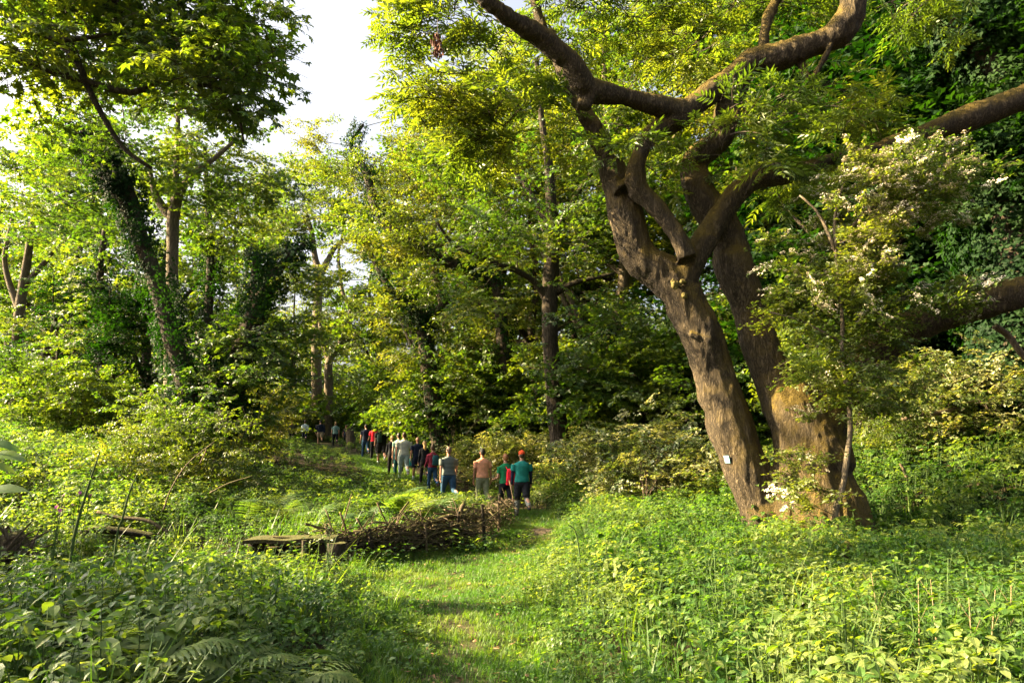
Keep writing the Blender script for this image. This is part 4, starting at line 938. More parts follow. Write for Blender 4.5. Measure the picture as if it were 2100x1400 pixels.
def log_bench():
    c = P(600, 1104, 10.35); root = empty('log_bench', (c[0], c[1], float(H(c[0], c[1])))); tag(root, 'grey split log slab laid across stump ends at the left end of the brush fence', 'log seat')
    z0 = root.location.z; hz = c[2] - z0
    s = Soup(); V = []; F = []; nx = 9
    for i in range(nx):
        x = -.64 + 1.24 * i / (nx - 1); w_ = .24 + .03 * math.sin(i * 1.9); zt = hz + .012 * math.sin(i * 1.3) + .02 * (i / nx); yy = .10 * (i / nx)
        V += [(x, -w_ + yy, zt), (x, w_ + yy, zt + .01), (x, w_ * .9 + yy, zt - .06), (x, -w_ * .85 + yy, zt - .05 - .01 * (i % 2))]
    for i in range(nx - 1):
        a = i * 4; b = a + 4
        for k in range(4): F.append((a + k, b + k, b + (k + 1) % 4, a + (k + 1) % 4))
    F += [(0, 1, 2, 3), tuple(range(nx * 4 - 4, nx * 4))[::-1]]; s.add(V, F); link('slab', s.mesh('slab', [M['wood_old']]), root)
    s = Soup(); s.tube([(.25, -.27, -.1), (.255, -.272, .1), (.25, -.27, hz + .01)], [.035, .034, .036], 8, rough=.06); link('post', s.mesh('post', [M['wood_old']]), root)
    for x, y, r_, h in ((.47, .05, .13, hz - .07), (.68, -.14, .14, hz - .04), (-.55, .1, .14, hz - .07)):
        s = Soup(); s.tube([(x, y, -.15), (x, y, .05), (x + .01, y, h * .6), (x + .01, y, h)], [r_ * 1.15, r_ * 1.05, r_, r_ * .97], 14, rough=.05, seed=int(x * 10) + 20); link('stump', s.mesh('stump', [M['wood_dark']]), root)
    s = Soup(); 
    for k, (y, z) in enumerate(((.3, .06), (.3, .19), (.33, .31))): s.tube([(-.6, y, z), (0, y + .02, z + .01), (.55, y, z)], [.07, .075, .065], 9, rough=.06, seed=k)
    link('log', s.mesh('log', [M['wood_dark']], True), root)  # added logs: dark backing standing in for the hollow's shade
log_bench()
def simple_wood(name, rows, Y, lab, mat, cat, sides=8, rough=.08, ys=None, sink=None):
    l = np.array(px_limb(rows, Y)); q = catmull(l, max(8, len(l) * 4)); 
    if sink: q = np.vstack([[q[0, 0], q[0, 1], float(H(q[0, 0], q[0, 1])) - .1, q[0, 3] * 1.15], q])
    o0 = q[0, :3].copy(); s = Soup(); s.tube(q[:, :3] - o0, q[:, 3], sides, rough=rough, seed=len(lab)); o = link(name, s.mesh(name, [M[mat]], True)); o.location = o0; tag(o, lab, cat); return o
simple_wood('tree_stump', [(719, 925, 9), (719, 905, 9), (717, 885, 8), (716, 878, 7.5)], 47, 'tall grey broken stump standing between the far walkers', 'wood_old', 'stump', 10, .07, sink=True)
simple_wood('fallen_log', [(165, 1090, 7), (215, 1086, 7), (265, 1090, 7), (320, 1100, 6)], 10.5, 'dark fallen log half buried in herbs on the left', 'wood_dark', 'log')
simple_wood('fallen_log', [(200, 1048, 3), (240, 1060, 4), (300, 1066, 4), (345, 1090, 3)], 11, 'thinner curved fallen branch just above the dark log on the left', 'brush', 'log')
for k, (rows, Y, lab) in enumerate((
    ([(335, 1045, 1.6), (352, 1000, 1.6), (385, 950, 1.4), (440, 905, 1)], 9.5, 'bare arching cane rising right above the left herbs'),
    ([(430, 1010, 1.2), (470, 990, 1.3), (520, 975, 1)], 11, 'thin pale bare cane lying above the fern slope'),
    ([(410, 950, 1.2), (420, 930, 1.4), (425, 915, 1)], 10.5, 'short bare twig beside the arching cane'))):
    simple_wood('bare_cane', rows, Y, lab, 'brush', 'twig', 4, 0)
for k, (rows, Y, lab) in enumerate((
    ([(140, 1190, 3), (150, 1110, 3.2), (165, 1050, 3), (185, 985, 2.4), (205, 925, 1.2)], 6.2, 'tall dark green stalk leaning right above the left herbs'),
    ([(238, 1110, 2), (252, 1060, 2.2), (265, 1010, 2), (280, 975, 1)], 6.6, 'shorter leaning green stalk right of the tall one'),
    ([(1190, 1150, 1.6), (1180, 1090, 1.6), (1165, 1075, 1)], 8.5, 'thin green stalk at the right edge of the grass path'))):
    l = np.array(px_limb(rows, Y)); l = np.vstack([[l[0, 0], l[0, 1], float(H(l[0, 0], l[0, 1])), l[0, 3]], l]); s = Soup(); q = catmull(l, 16); o0 = q[0, :3].copy(); s.tube(q[:, :3] - o0, q[:, 3], 6, cap=False)
    r = empty('tall_stalk', o0); tag(r, lab, 'plant'); link('stem', s.mesh('stem', [M['stem']], True), r)
    s = Soup()
    for j in range(9):
        i = 6 + j; V, F = leaf_oval(.07, .014); s.add(V @ rot3(random.uniform(-3, 3), .7, 0).T + q[i, :3] - o0, F)
    link('leaves', s.mesh('leaves', [M['leaf_herb']]), r)
for k, (u, v, Y, lean) in enumerate(((1880, 1400, 4.6, 30), (1925, 1390, 4.7, 12), (2010, 1400, 4.5, 60), (2060, 1395, 4.6, 45), (1990, 1400, 4.3, 25), (1820, 1380, 5, -8))):
    labs = ['dry tan stalk at bottom right, first from the left of the five', 'nearly upright dry stalk beside the leftmost one at bottom right', 'strongly leaning dry stalk at the bottom right', 'rightmost dry tan stalk, leaning right', 'short dry stalk between its neighbours at bottom right', 'dry stalk leaning left, apart from the other dry stalks'][k]
    p = P(u, v, Y); z = float(H(p[0], Y)); s = Soup(); q = catmull([(0, 0, 0), (PX(lean * .5, Y), .02, .35), (PX(lean, Y), .05, .72)], 7); s.tube(q, np.linspace(.005, .002, 7), 4, cap=False)
    s.tube([q[4], q[4] + (.08, .02, .12)], [.002, .001], 3, cap=False); s.tube([q[5], q[5] + (-.06, .02, .12)], [.002, .001], 3, cap=False)
    o = link('dry_stalk', s.mesh('dry_stalk', [plain('straw', (.28, .20, .11))], True)); o.location = (p[0], Y, z); tag(o, labs, 'plant', 'dry stalks at the bottom right')

# ---------------------------------------------------------------- ferns
def frond_mesh(k, L=.8):
    s = Soup(); random.seed(40 + k); rise = random.uniform(.75, 1.15); n = 22
    def pt(t): return np.array((L * t * (1 - .15 * t), 0, L * rise * (t - .75 * t * t)))
    s.tube([pt(t) for t in np.linspace(0, 1, 9)], np.linspace(.005, .001, 9), 4, m=1, cap=False)
    for i in range(n):
        t = .14 + .85 * i / (n - 1); l = L * .26 * math.sin(min(1, (t + .12)) * math.pi * .88) ** .8 * (1 if t < .9 else .8) + .008
        tilt = math.atan2(*(pt(t + .02) - pt(t))[[2, 0]])
        for sgn in (-1, 1):
            V = []; F = []; m = 5
            for j in range(m + 1):
                f = j / m; wv = (.0135 + .006 * (j % 2)) * (1 - f * .8) * L / .8; V += [(f * l, -wv, -.12 * f * f * l * 2), (f * l + (.012 if j % 2 else 0), wv, -.12 * f * f * l * 2)]
            for j in range(m): a = 2 * j; F.append((a, a + 2, a + 3, a + 1))
            s.add(np.array(V) @ rot3(sgn * R(74 - 18 * t), random.uniform(-.12, .12), sgn * .25).T @ rot3(0, tilt, 0).T + pt(t), F, 0)
    return s.mesh('frond', [M['leaf_fern'], M['stem']])
FR = [frond_mesh(k) for k in range(4)]
def fern(x, y, n, s, label, group='ferns'):
    root = empty('fern', (x, y, float(H(x, y)) + .02)); root.scale = (s,) * 3; tag(root, label, 'fern', group)
    a0 = random.uniform(0, 6)
    for i in range(n):
        f = link('frond', FR[random.randint(0, 3)], root); f.rotation_euler = (random.gauss(0, .15), random.uniform(-.5, .15), a0 + 6.283 * i / n + random.gauss(0, .2)); c = random.uniform(.8, 1.15); f.scale = (c, c, c)
def fpx(u, v, Y): return P(u, v, Y)[0]
for (u, Y, n, s, lab) in (
    (420, 3.9, 8, 1.15, 'large fern at the bottom, fronds arching right over its neighbour'), (250, 3.7, 7, .95, 'fern at the bottom left under the pale sapling'), (560, 4.1, 8, 1.0, 'fern at the bottom nearest the grass path'),
    (90, 4.3, 7, 1.1, 'fern in the bottom left corner'), (340, 4.9, 7, .9, 'smaller shaded fern behind the large bottom one'),
    (770, 14.3, 10, 1.5, 'pale arching fern behind the brush fence, leftmost of the group'), (830, 14.8, 10, 1.6, 'tall fern behind the middle of the brush fence'), (885, 14.9, 8, 1.2, 'bright fern behind the thick knuckled branch'),
    (930, 16.2, 9, 1.4, 'fern below the walker in the striped shirt'), (980, 16.8, 8, 1.2, 'fern below the walker in the orange shirt'), (700, 13.4, 8, 1.2, 'fern just behind the split log slab'),
    (640, 13.9, 8, 1.2, 'sunlit fern left of the pale arching one'), (580, 14.6, 8, 1.3, 'fern in the bright patch above the log slab'), (510, 14.0, 8, 1.3, 'leftmost fern of the bright patch left of the slab'), (455, 15.2, 8, 1.2, 'fern at the left end of the fern slope'),
    (610, 17.5, 9, 1.4, 'upper fern of the bright slope under the far walkers'), (700, 18.2, 9, 1.4, 'fern on the slope below the tall grey stump'), (790, 18.5, 9, 1.4, 'fern on the slope below the walkers in black'), (860, 18.0, 8, 1.2, 'fern below the bald walker'), 
    (1930, 12.8, 7, .8, 'fern on the ivy bank right of the hawthorn'), (1980, 15.5, 7, 1.0, 'fern high on the bank below the thick limb'), (1440, 12.6, 7, .9, 'fern just left of the big leaning trunk foot')):
    fern(fpx(u, 1000, Y), Y, n, s, lab)
def strap_fern(u, v, Y, lab):
    p = P(u, v, Y); root = empty('strap_fern', (p[0], Y, float(H(p[0], Y)))); tag(root, lab, 'fern', 'strap leaved ferns on the bank')
    for i in range(9):
        s = Soup(); a = 6.28 * i / 9 + random.random(); L = random.uniform(.3, .5); V = []; F = []
        for j in range(6):
            t = j / 5; r_ = L * t * .8; z = L * (1.1 * t - .7 * t * t); wv = .028 * math.sin(math.pi * (t * .85 + .12)); V += [(r_, -wv, z), (r_, 0, z - .006), (r_, wv, z)]
        for j in range(5): b = 3 * j; F += [(b, b + 3, b + 4, b + 1), (b + 1, b + 4, b + 5, b + 2)]
        s.add(V, F); f = link('frond', s.mesh('frond', [M['leaf_herb2']], True), root); f.rotation_euler = (0, random.uniform(-.3, .1), a)
strap_fern(1985, 900, 13.6, 'upper strap leaved fern on the ivy bank'); strap_fern(2012, 985, 11.6, 'lower strap leaved fern at the foot of the ivy bank')

# ---------------------------------------------------------------- single plants in front
def sapling(u, Y, h, lab, mat='leaf_herb2', size=.13, n=9):
    x = fpx(u, 1200, Y); root = empty('young_sapling', (x, Y, float(H(x, Y)))); tag(root, lab, 'plant')
    s = Soup(); q = catmull([(0, 0, 0), (.02, 0, h * .5), (-.01, .02, h)], 8); s.tube(q, np.linspace(.007, .003, 8), 6, cap=False); link('stem', s.mesh('stem', [M['stem']], True), root)
    for j in range(n):
        t = .55 + .45 * j / (n - 1); s = Soup(); V, F = leaf_oval(size * random.uniform(.7, 1.2), size * .5, .35, .15); s.add(V + (.02, 0, 0), F); l = link('leaf', s.mesh('leaf', [M[mat]], True), root)
        l.location = tuple(q[0] + (q[-1] - q[0]) * t); l.rotation_euler = (random.gauss(0, .2), random.uniform(-.4, .2), j * 2.4)
sapling(214, 3.6, .62, 'pale leaved young sapling catching the sun at the bottom left', size=.16)
sapling(175, 4.6, .60, 'small yellow green sapling above and left of the pale one', size=.13)
sapling(370, 5.6, .62, 'nettle like stem with yellow drooping leaves left of centre', size=.15)
sapling(1245, 8.3, .75, 'dark broad leaved stem standing out of the bright nettles right of the path', 'leaf_ivy', .16, 7)
sapling(1335, 8.0, .72, 'broad dark leaved plant among the bright nettles, right of its twin', 'leaf_ivy', .17, 7)
sapling(925, 12.2, .42, 'small broad leaved seedling in front of the brush fence', size=.14, n=6)
def big_leaf_spray():
    p = P(-30, 960, 3.0); root = empty('leafy_bough', p); tag(root, 'large blurred green leaves poking in at the left edge', 'bough')
    s = Soup(); q = catmull([(-.05, 0, -.1), (0, 0, .02), (.03, 0, .12)], 5); s.tube(q, [.004] * 5, 4, cap=False); link('stem', s.mesh('stem', [M['stem']]), root)
    for k, (dx, dz, yaw, L, pt) in enumerate(((0, .11, .1, .13, .05), (.02, .06, -.1, .15, -.05), (0, .02, .15, .12, .1), (.01, -.10, .05, .17, -.25))):
        s = Soup(); V, F = leaf_oval(L, L * .45, .3, .1); s.add(V, F); l = link('leaf', s.mesh('leaf', [M['leaf_herb']], True), root); l.location = (dx, 0, dz); l.rotation_euler = (.5, pt, yaw)
big_leaf_spray()
def campion(u, v, Y, lab, nf):
    p = P(u, v, Y); z = float(H(p[0], Y)); root = empty('pink_campion', (p[0], Y, z)); tag(root, lab, 'flower', 'pink wild flowers'); h = p[2] - z
    s = Soup(); tops = []
    for k in range(nf):
        t = np.array((random.gauss(0, .05), random.gauss(0, .05), h * random.uniform(.85, 1.1))); tops.append(t); s.tube(catmull([(0, 0, 0), t * (.3, .3, .6), t], 5), [.003] * 5, 3, cap=False)
    link('stem', s.mesh('stem', [M['stem']]), root)
    for t in tops:
        s = Soup(); tl = rot3(random.uniform(-3, 3), random.uniform(.3, 1.2), 0)
        for j in range(5):
            a = j * 1.2566; V, F = leaf_kite(.022, .018, 0); s.add((V @ rot3(a, .1, 0).T) @ tl.T, F)
        link('petals', s.mesh('petals', [M['pink']]), root).location = tuple(t)
campion(121, 1010, 6.4, 'pink campion flowers on tall stems left of the dark stalk', 5); campion(168, 1030, 6.8, 'pink campion right of the taller pink cluster', 3); campion(8, 1180, 4.8, 'single pink flower low at the left edge', 2)
def dock(x, y, lab, mat, n=9, s0=.2):
    root = empty('low_leafy_plant', (x, y, float(H(x, y)))); tag(root, lab, 'plant', 'leafy rosettes in the path grass')
    for j in range(n):
        s = Soup(); V, F = leaf_oval(s0 * random.uniform(.6, 1.1), s0 * .4, .2, .25); s.add(V, F); l = link('leaf', s.mesh('leaf', [M[mat]], True), root); l.rotation_euler = (random.gauss(0, .3), -random.uniform(.2, .9), j * 2.4)
dock(fpx(960, 1380, 5.0), 5.0, 'pale crumpled leaf rosette in the middle of the path at the bottom', 'leaf_herb2', 9, .15)
dock(fpx(1090, 1300, 6.0), 6.0, 'dark leafy rosette on the right edge of the path', 'leaf_herb', 8, .16)
dock(fpx(1105, 1200, 8.2), 8.2, 'dark leaf tuft where the grass meets the right nettles', 'leaf_ivy', 12, .26)
dock(fpx(800, 1290, 6.4), 6.4, 'small flat rosette on the left of the trodden path', 'leaf_herb', 7, .12)
def root_plate():
    p = P(20, 1010, 8.5); root = empty('upturned_roots', (p[0], p[1], float(H(p[0], p[1])))); tag(root, 'tangle of brown upturned roots at the left edge', 'stump')
    s = Soup()
    for k in range(46):
        a = random.uniform(0, 6.28); l = random.uniform(.25, .6); c = np.array((random.gauss(0, .12), 0, .45)); d = np.array((math.cos(a), random.uniform(-.4, .4), math.sin(a)))
        s.tube(catmull([c, c + d * l * .5 + rng.normal(size=3) * .06, c + d * l + rng.normal(size=3) * .1], 6), np.linspace(.035, .006, 6), 5, rough=.1)
    tag(link('roots', s.mesh('roots', [M['brush']], True), root), kind='stuff')
    s = Soup(); s.tube(catmull([(0, .5, .3), (0, .1, .42), (0, -.08, .45)], 6), [.2, .25, .28, .3, .26, .1], 10, rough=.15); link('stump', s.mesh('stump', [M['brush']], True), root)
root_plate()
def dead_bunch():
    p = P(897, 70, 9.3); root = empty('dead_leaf_bunch', p); tag(root, 'dark red brown bunch of dead leaves hanging against the foliage near the sky', 'dead leaves')
    s = Soup(); s.tube([(0, 0, .25), (0, 0, 0), (.01, 0, -.2)], [.004, .004, .003], 4); link('stem', s.mesh('stem', [M['twig']]), root)
    s = Soup()
    for k in range(90):
        V, F = leaf_oval(random.uniform(.06, .10), .03, .4, .2); c = (random.gauss(0, .035), random.gauss(0, .035), random.uniform(-.34, .02)); s.add(V @ rot3(random.uniform(-3, 3), random.uniform(-1.5, -.6), 0).T + c, F)
    tag(link('leaves', s.mesh('leaves', [M['deadleaf']]), root), kind='stuff')
dead_bunch()
def dead_shrub(u, v, Y, lab, n=9, hh=1.6, spread=.9):
    p = P(u, v, Y); root = empty('dead_shrub', (p[0], Y, float(H(p[0], Y)))); tag(root, lab, 'shrub')
    s = Soup()
    for k in range(n):
        a = random.uniform(-3, 3); t = np.array((math.cos(a) * spread * random.random(), math.sin(a) * .3, hh * random.uniform(.5, 1.1))); q = catmull([(0, 0, 0), t * (.2, .5, .5), t * (.8, 1, .9), t + (random.uniform(-.3, .3), 0, -.05)], 9)
        s.tube(q, np.linspace(.013, .004, 9), 4)
        for j in (3, 5, 6): s.tube(catmull([q[j], q[j] + rng.normal(size=3) * .12 + (0, 0, .08), q[j] + rng.normal(size=3) * .25 + (0, 0, .1)], 4), [.006, .005, .003, .002], 3)
    link('twigs', s.mesh('twigs', [M['brush']], True), root)
dead_shrub(1320, 960, 16.5, 'bare dead twiggy shrub in the shade left of the big tree'); dead_shrub(930, 940, 27, 'thin dark stemmed bare shrub behind the striped walker', 12, 2.4, 1.2); dead_shrub(520, 860, 24, 'bare twigs rising from the brambles left of the far walkers', 7, 2.0)

# ---------------------------------------------------------------- people
def cmat(name, c): return plain('cloth_' + name, tuple(min(.9, x * 1.5) for x in c), .9, .18, 14, .15, .4)
SK = {'pale': plain('skin_pale', (.50, .27, .18), .5, .08, 20), 'tan': plain('skin_tan', (.36, .18, .11), .5, .08, 20)}
HAIR = {'brown': plain('hair_brown', (.060, .032, .016), .6, .4, 60), 'black': plain('hair_black', (.012, .010, .010), .5, .4, 60), 'blonde': plain('hair_blonde', (.42, .26, .10), .5, .35, 60), 'grey': plain('hair_grey', (.16, .11, .085), .6, .35, 60), 'ginger': plain('hair_ginger', (.30, .13, .05), .5, .3, 60)}
def seg(s, pts, rad, ell=None, sides=10): s.tube(catmull(pts, max(5, len(pts) * 3)), np.interp(np.linspace(0, 1, max(5, len(pts) * 3)), np.linspace(0, 1, len(rad)), rad), sides, ell=None)
def ellipsoid(s, c, r, m=0, nu=12, nv=8):
    V = [(0, 0, -1)]; F = []
    for i in range(1, nv):
        a = math.pi * i / nv - math.pi / 2
        for j in range(nu): b = 2 * math.pi * j / nu; V.append((math.cos(a) * math.cos(b), math.cos(a) * math.sin(b), math.sin(a)))
    V.append((0, 0, 1)); n = len(V)
    for j in range(nu): F.append((0, 1 + (j + 1) % nu, 1 + j)); F.append((n - 1, n - 1 - nu + j, n - 1 - nu + (j + 1) % nu))
    for i in range(nv - 2):
        for j in range(nu): a = 1 + i * nu + j; b = 1 + i * nu + (j + 1) % nu; F.append((a, b, b + nu, a + nu))
    s.add(np.array(V) * r + np.array(c), F, m)
def loft(s, rings, sides=18, m=0):
    """rings: (z, rx, ry, y offset, x offset)"""
    V = []; F = []; ang = np.linspace(0, 2 * np.pi, sides, endpoint=False); n = len(rings)
    for z, rx, ry, yo, xo in rings:
        c, q = np.cos(ang), np.sin(ang); V.append(np.stack([xo + rx * np.sign(c) * np.abs(c) ** .85, yo + ry * np.sign(q) * np.abs(q) ** .9, np.full(sides, z)], 1))
    for i in range(n - 1):
        for k in range(sides): a = i * sides; F.append((a + k, a + (k + 1) % sides, a + sides + (k + 1) % sides, a + sides + k))
    F.append(tuple(range(sides))[::-1]); F.append(tuple(range((n - 1) * sides, n * sides))); s.add(np.concatenate(V), F, m)
def person(u, Y, head_v, label, top, bottom, hair='brown', skin='pale', h=None, build=1.0, step=.28, arms=(.15, -.15), bend=(.25, .25), sleeve='short', shorts=False, skirt=False, hairstyle='short', face=0.0, shoe=(.05, .045, .04), sock=None, extras=(), x=None, turn=None, near=True):
    xx = (u - 1050) / 1400 * Y * .99 if x is None else x; z = float(H(xx, Y)) - .01
    if h is None: h = P(u, head_v, Y)[2] - z
    h = min(max(h, 1.45), 1.92); k = h / 1.75
    c1 = (np.interp(Y + .5, PY, PL) + np.interp(Y + .5, PY, PR)) / 2; c0 = (np.interp(Y - .5, PY, PL) + np.interp(Y - .5, PY, PR)) / 2
    rz = math.atan2(-(c1 - c0), 1.0) * .8 + face if turn is None else turn
    root = empty('person', (xx, Y, z), rz); root.scale = (k, k, k); tag(root, label, 'person', 'walkers going up the woodland path')
    vx = .016 if near else .024; b = build
    hipz, shz = .93, 1.43
    def leg(sx, ph):
        hip = np.array((sx * .09 * b, 0, hipz)); a = ph * step; knee = hip + np.array((sx * .005, math.sin(a) * .43, -math.cos(a) * .43)); a2 = a - max(0, -ph) * .75 - .08
        ank = knee + np.array((0, math.sin(a2) * .42, -math.cos(a2) * .42)); ank[2] = max(ank[2], .075); return hip, knee, ank
    legs = [leg(-1, 1), leg(1, -1)]
    def arm(sx, sw, bd):
        sh = np.array((sx * (.185 * b + .01), 0, shz - .03)); d = np.array((sx * .14, math.sin(sw), -math.cos(sw))); el = sh + d / np.linalg.norm(d) * .29
        d2 = np.array((sx * .03 - sx * .0, math.sin(sw + bd), -math.cos(sw + bd))); wr = el + d2 / np.linalg.norm(d2) * .25; return sh, el, wr, d2 / np.linalg.norm(d2)
    armz = [arm(-1, arms[0], bend[0]), arm(1, arms[1], bend[1])]
    # body: one continuous surface
    s = Soup()
    loft(s, [(.86, .10 * b, .08, 0, 0), (.90, .155 * b, .105, 0, 0), (1.0, .155 * b, .105, 0, 0), (1.10, .135 * b, .095, .005, 0), (1.25, .155 * b, .105, 0, 0), (1.36, .175 * b, .10, -.01, 0), (1.43, .165 * b, .08, -.01, 0), (1.47, .09, .065, -.005, 0), (1.49, .05, .05, 0, 0)], 16)
    seg(s, [(0, -.005, 1.44), (0, .005, 1.50), (0, .012, 1.58)], [.062, .055, .055])
    ellipsoid(s, (0, .018, 1.655), (.073, .092, .108)); ellipsoid(s, (0, .05, 1.61), (.052, .055, .06)); ellipsoid(s, (0, .118, 1.64), (.014, .022, .022))
    for sx in (-1, 1): ellipsoid(s, (sx * .076, .01, 1.64), (.012, .024, .034))
    for hp, kn, an in legs:
        seg(s, [hp, (hp + kn) / 2, kn, kn * .5 + an * .5 + (0, -.015, .03), an], [.088 * b, .075 * b, .052, .055, .036])
    for sh, el, wr, d in armz: seg(s, [sh, (sh + el) / 2, el, el * .6 + wr * .4, wr], [.056 * b, .045 * b, .036, .037, .025])
    for (hp, kn, an) in legs: seg(s, [an, (an[0], an[1] + .05, an[2] - .035), (an[0], an[1] + .14, an[2] - .05)], [.036, .036, .026])
    me = remesh(s, vx * .8, 'body', [SK[skin]], 2); body = link('body', me, root)
    # hands joined into the same mesh
    s = Soup(); n0 = len(me.vertices)
    for (sh, el, wr, d), sx in zip(armz, (-1, 1)):
        side = np.array((0., 1., 0.)); side = side - d * side.dot(d); side /= np.linalg.norm(side); nrm = np.cross(d, side)
        s.tube([wr - d * .02, wr + d * .02, wr + d * .06, wr + d * .09], [.024, .03, .034, .030], 8, ell=.5)
        for j in range(4):
            f0 = wr + d * .075 + side * (.026 - .017 * j); L = (.068, .078, .073, .056)[j]; cu = nrm * -sx * .02
            s.tube([f0, f0 + d * L * .5 + cu * .4, f0 + d * L * .85 + cu * 1.4, f0 + d * L * .95 + cu * 2], [.0095, .009, .0085, .006], 5)
        f0 = wr + d * .02 + side * .028; s.tube([f0, f0 + d * .03 + side * .02, f0 + d * .06 + side * .022], [.012, .011, .008], 5)
    import bmesh
    bm = bmesh.new(); bm.from_mesh(me); V = np.concatenate(s.V); vs = [bm.verts.new(v) for v in V]
    for f in s.F:
        try: bm.faces.new([vs[i] for i in f]).smooth = True
        except ValueError: pass
    bm.to_mesh(me); bm.free()
    # trousers / shorts / skirt
    s = Soup(); g = .012
    loft(s, [(.80, .12 * b, .10, 0, 0), (.88, .168 * b + g, .118 + g, 0, 0), (.98, .160 * b + g, .112 + g, 0, 0), (1.06, .148 * b + g, .104 + g, 0, 0)], 16)
    for hp, kn, an in legs:
        if skirt: continue
        if shorts:
            e_ = hp * .1 + kn * .9; seg(s, [hp, (hp + kn) / 2, e_], [.100 * b + g, .090 * b + g, .083 * b + g])
        else: seg(s, [hp, (hp + kn) / 2, kn, kn * .5 + an * .5, an + (0, 0, .02)], [.098 * b + g, .082 * b + g, .064 + g, .058 + g, .052 + g])
    if skirt: loft(s, [(.45, .20 * b, .17, 0, 0), (.7, .19 * b, .15, 0, 0), (.95, .165 * b, .12, 0, 0)], 16)
    link('shorts' if shorts else 'skirt' if skirt else 'trousers', remesh(s, vx, 'trousers', [bottom], 2), root)
    # top
    s = Soup(); g = .018
    loft(s, [(.93, .172 * b + g, .122 + g, 0, 0), (1.0, .168 * b + g, .118 + g, 0, 0), (1.10, .150 * b + g, .108 + g, .005, 0), (1.25, .165 * b + g, .112 + g, 0, 0), (1.36, .180 * b + g, .105 + g, -.01, 0), (1.43, .168 * b + g, .082 + g, -.01, 0), (1.475, .09 + g * .5, .065 + g * .5, -.005, 0), (1.50, .062, .062, 0, 0)], 16)
    for sh, el, wr, d in armz:
        if sleeve == 'short': e_ = sh * .35 + el * .65; seg(s, [sh, (sh + e_) / 2, e_], [.068 * b, .062 * b, .062 * b])
        elif sleeve == 'long': seg(s, [sh, (sh + el) / 2, el, wr - d * .01], [.068 * b, .058 * b, .050, .038])
    for i, (pt, r_) in enumerate([e[1:] for e in extras if e[0] == 'hood']): ellipsoid(s, pt, r_)
    link('top', remesh(s, vx, 'top', [top], 2), root)
    if sleeve == 'under':        # dark long sleeves showing under a short sleeved shirt
        s = Soup()
        for sh, el, wr, d in armz: seg(s, [sh, (sh + el) / 2, el, wr - d * .01], [.058 * b, .052 * b, .045, .033])
        link('undersleeve', s.mesh('undersleeve', [cmat('under', (.012, .016, .035))], True), root)
        s = Soup()
        for sh, el, wr, d in armz: e_ = sh * .4 + el * .6; seg(s, [sh, (sh + e_) / 2, e_], [.07 * b, .068 * b, .070 * b])
        link('sleeve', s.mesh('sleeve', [top], True), root)
    # shoes, socks
    for hp, kn, an in legs:
        s = Soup(); seg(s, [(an[0], an[1] - .035, an[2] - .035), (an[0], an[1] + .05, an[2] - .03), (an[0], an[1] + .14, an[2] - .045), (an[0], an[1] + .175, an[2] - .05)], [.042, .046, .040, .026], sides=8); link('shoe', s.mesh('shoe', [cmat('shoe', shoe)], True), root)
        if sock:
            s = Soup(); s.tube([an + (0, 0, -.01), an * .72 + kn * .28], [.042, .047], 8); link('sock', s.mesh('sock', [cmat('sock', sock)], True), root)
    # hair
    if hairstyle != 'bald':
        s = Soup(); ellipsoid(s, (0, .000, 1.675), (.083, .098, .104))
        if hairstyle in ('short', 'crop'): ellipsoid(s, (0, -.02, 1.645), (.074, .078, .085))
        if hairstyle == 'long': seg(s, [(0, -.03, 1.68), (0, -.065, 1.58), (0, -.085, 1.45), (0, -.09, 1.33)], [.085, .082, .072, .035])
        if hairstyle == 'pony': seg(s, [(0, -.07, 1.70), (0, -.13, 1.66), (0, -.12, 1.52), (0, -.11, 1.42)], [.035, .035, .030, .012]); ellipsoid(s, (0, -.02, 1.645), (.074, .078, .085))
        if hairstyle == 'bun': ellipsoid(s, (0, -.04, 1.79), (.045, .045, .04)); ellipsoid(s, (0, -.02, 1.645), (.074, .078, .085))
        me = remesh(s, .014, 'hair', [HAIR[hair]], 1)
        co = np.zeros(len(me.vertices) * 3); me.vertices.foreach_get('co', co); co = co.reshape(-1, 3); m = (co[:, 1] > .055) & (co[:, 2] < 1.70); co[m, 1] = .055 + (co[m, 1] - .055) * .1; me.vertices.foreach_set('co', co.ravel()); link('hair', me, root)
    for e in extras:
        if e[0] == 'cap':
            s = Soup(); ellipsoid(s, (0, .005, 1.70), (.092, .106, .085)); me = remesh(s, .012, 'cap', [e[1]]); c = link('cap', me, root)
            s = Soup(); V = [(math.cos(a) * .08, .07 + math.sin(a) * .11, 1.685 - .01 * abs(math.cos(a))) for a in np.linspace(0, math.pi, 9)] + [(math.cos(a) * .08, .07 + math.sin(a) * .11, 1.675 - .01 * abs(math.cos(a))) for a in np.linspace(0, math.pi, 9)]
            s.add(V, [tuple(range(9)), tuple(range(17, 8, -1))] + [(i, i + 9, i + 10, i + 1) for i in range(8)] + [(8, 17, 9, 0)]); link('brim', s.mesh('brim', [e[1]]), c)
        if e[0] == 'kneepads':
            for hp, kn, an in legs:
                s = Soup(); s.tube([kn + (0, 0, .05), kn, kn - (0, 0, .05)], [.083, .085, .08], 10); link('knee_pad', s.mesh('knee_pad', [e[1]], True), root)
    return root, z, k, rz, armz
def local(pt, root):
    a = root.rotation_euler.z; x, y, z = [c * root.scale[0] for c in pt]
    return (root.location.x + x * math.cos(a) - y * math.sin(a), root.location.y + x * math.sin(a) + y * math.cos(a), root.location.z + z)
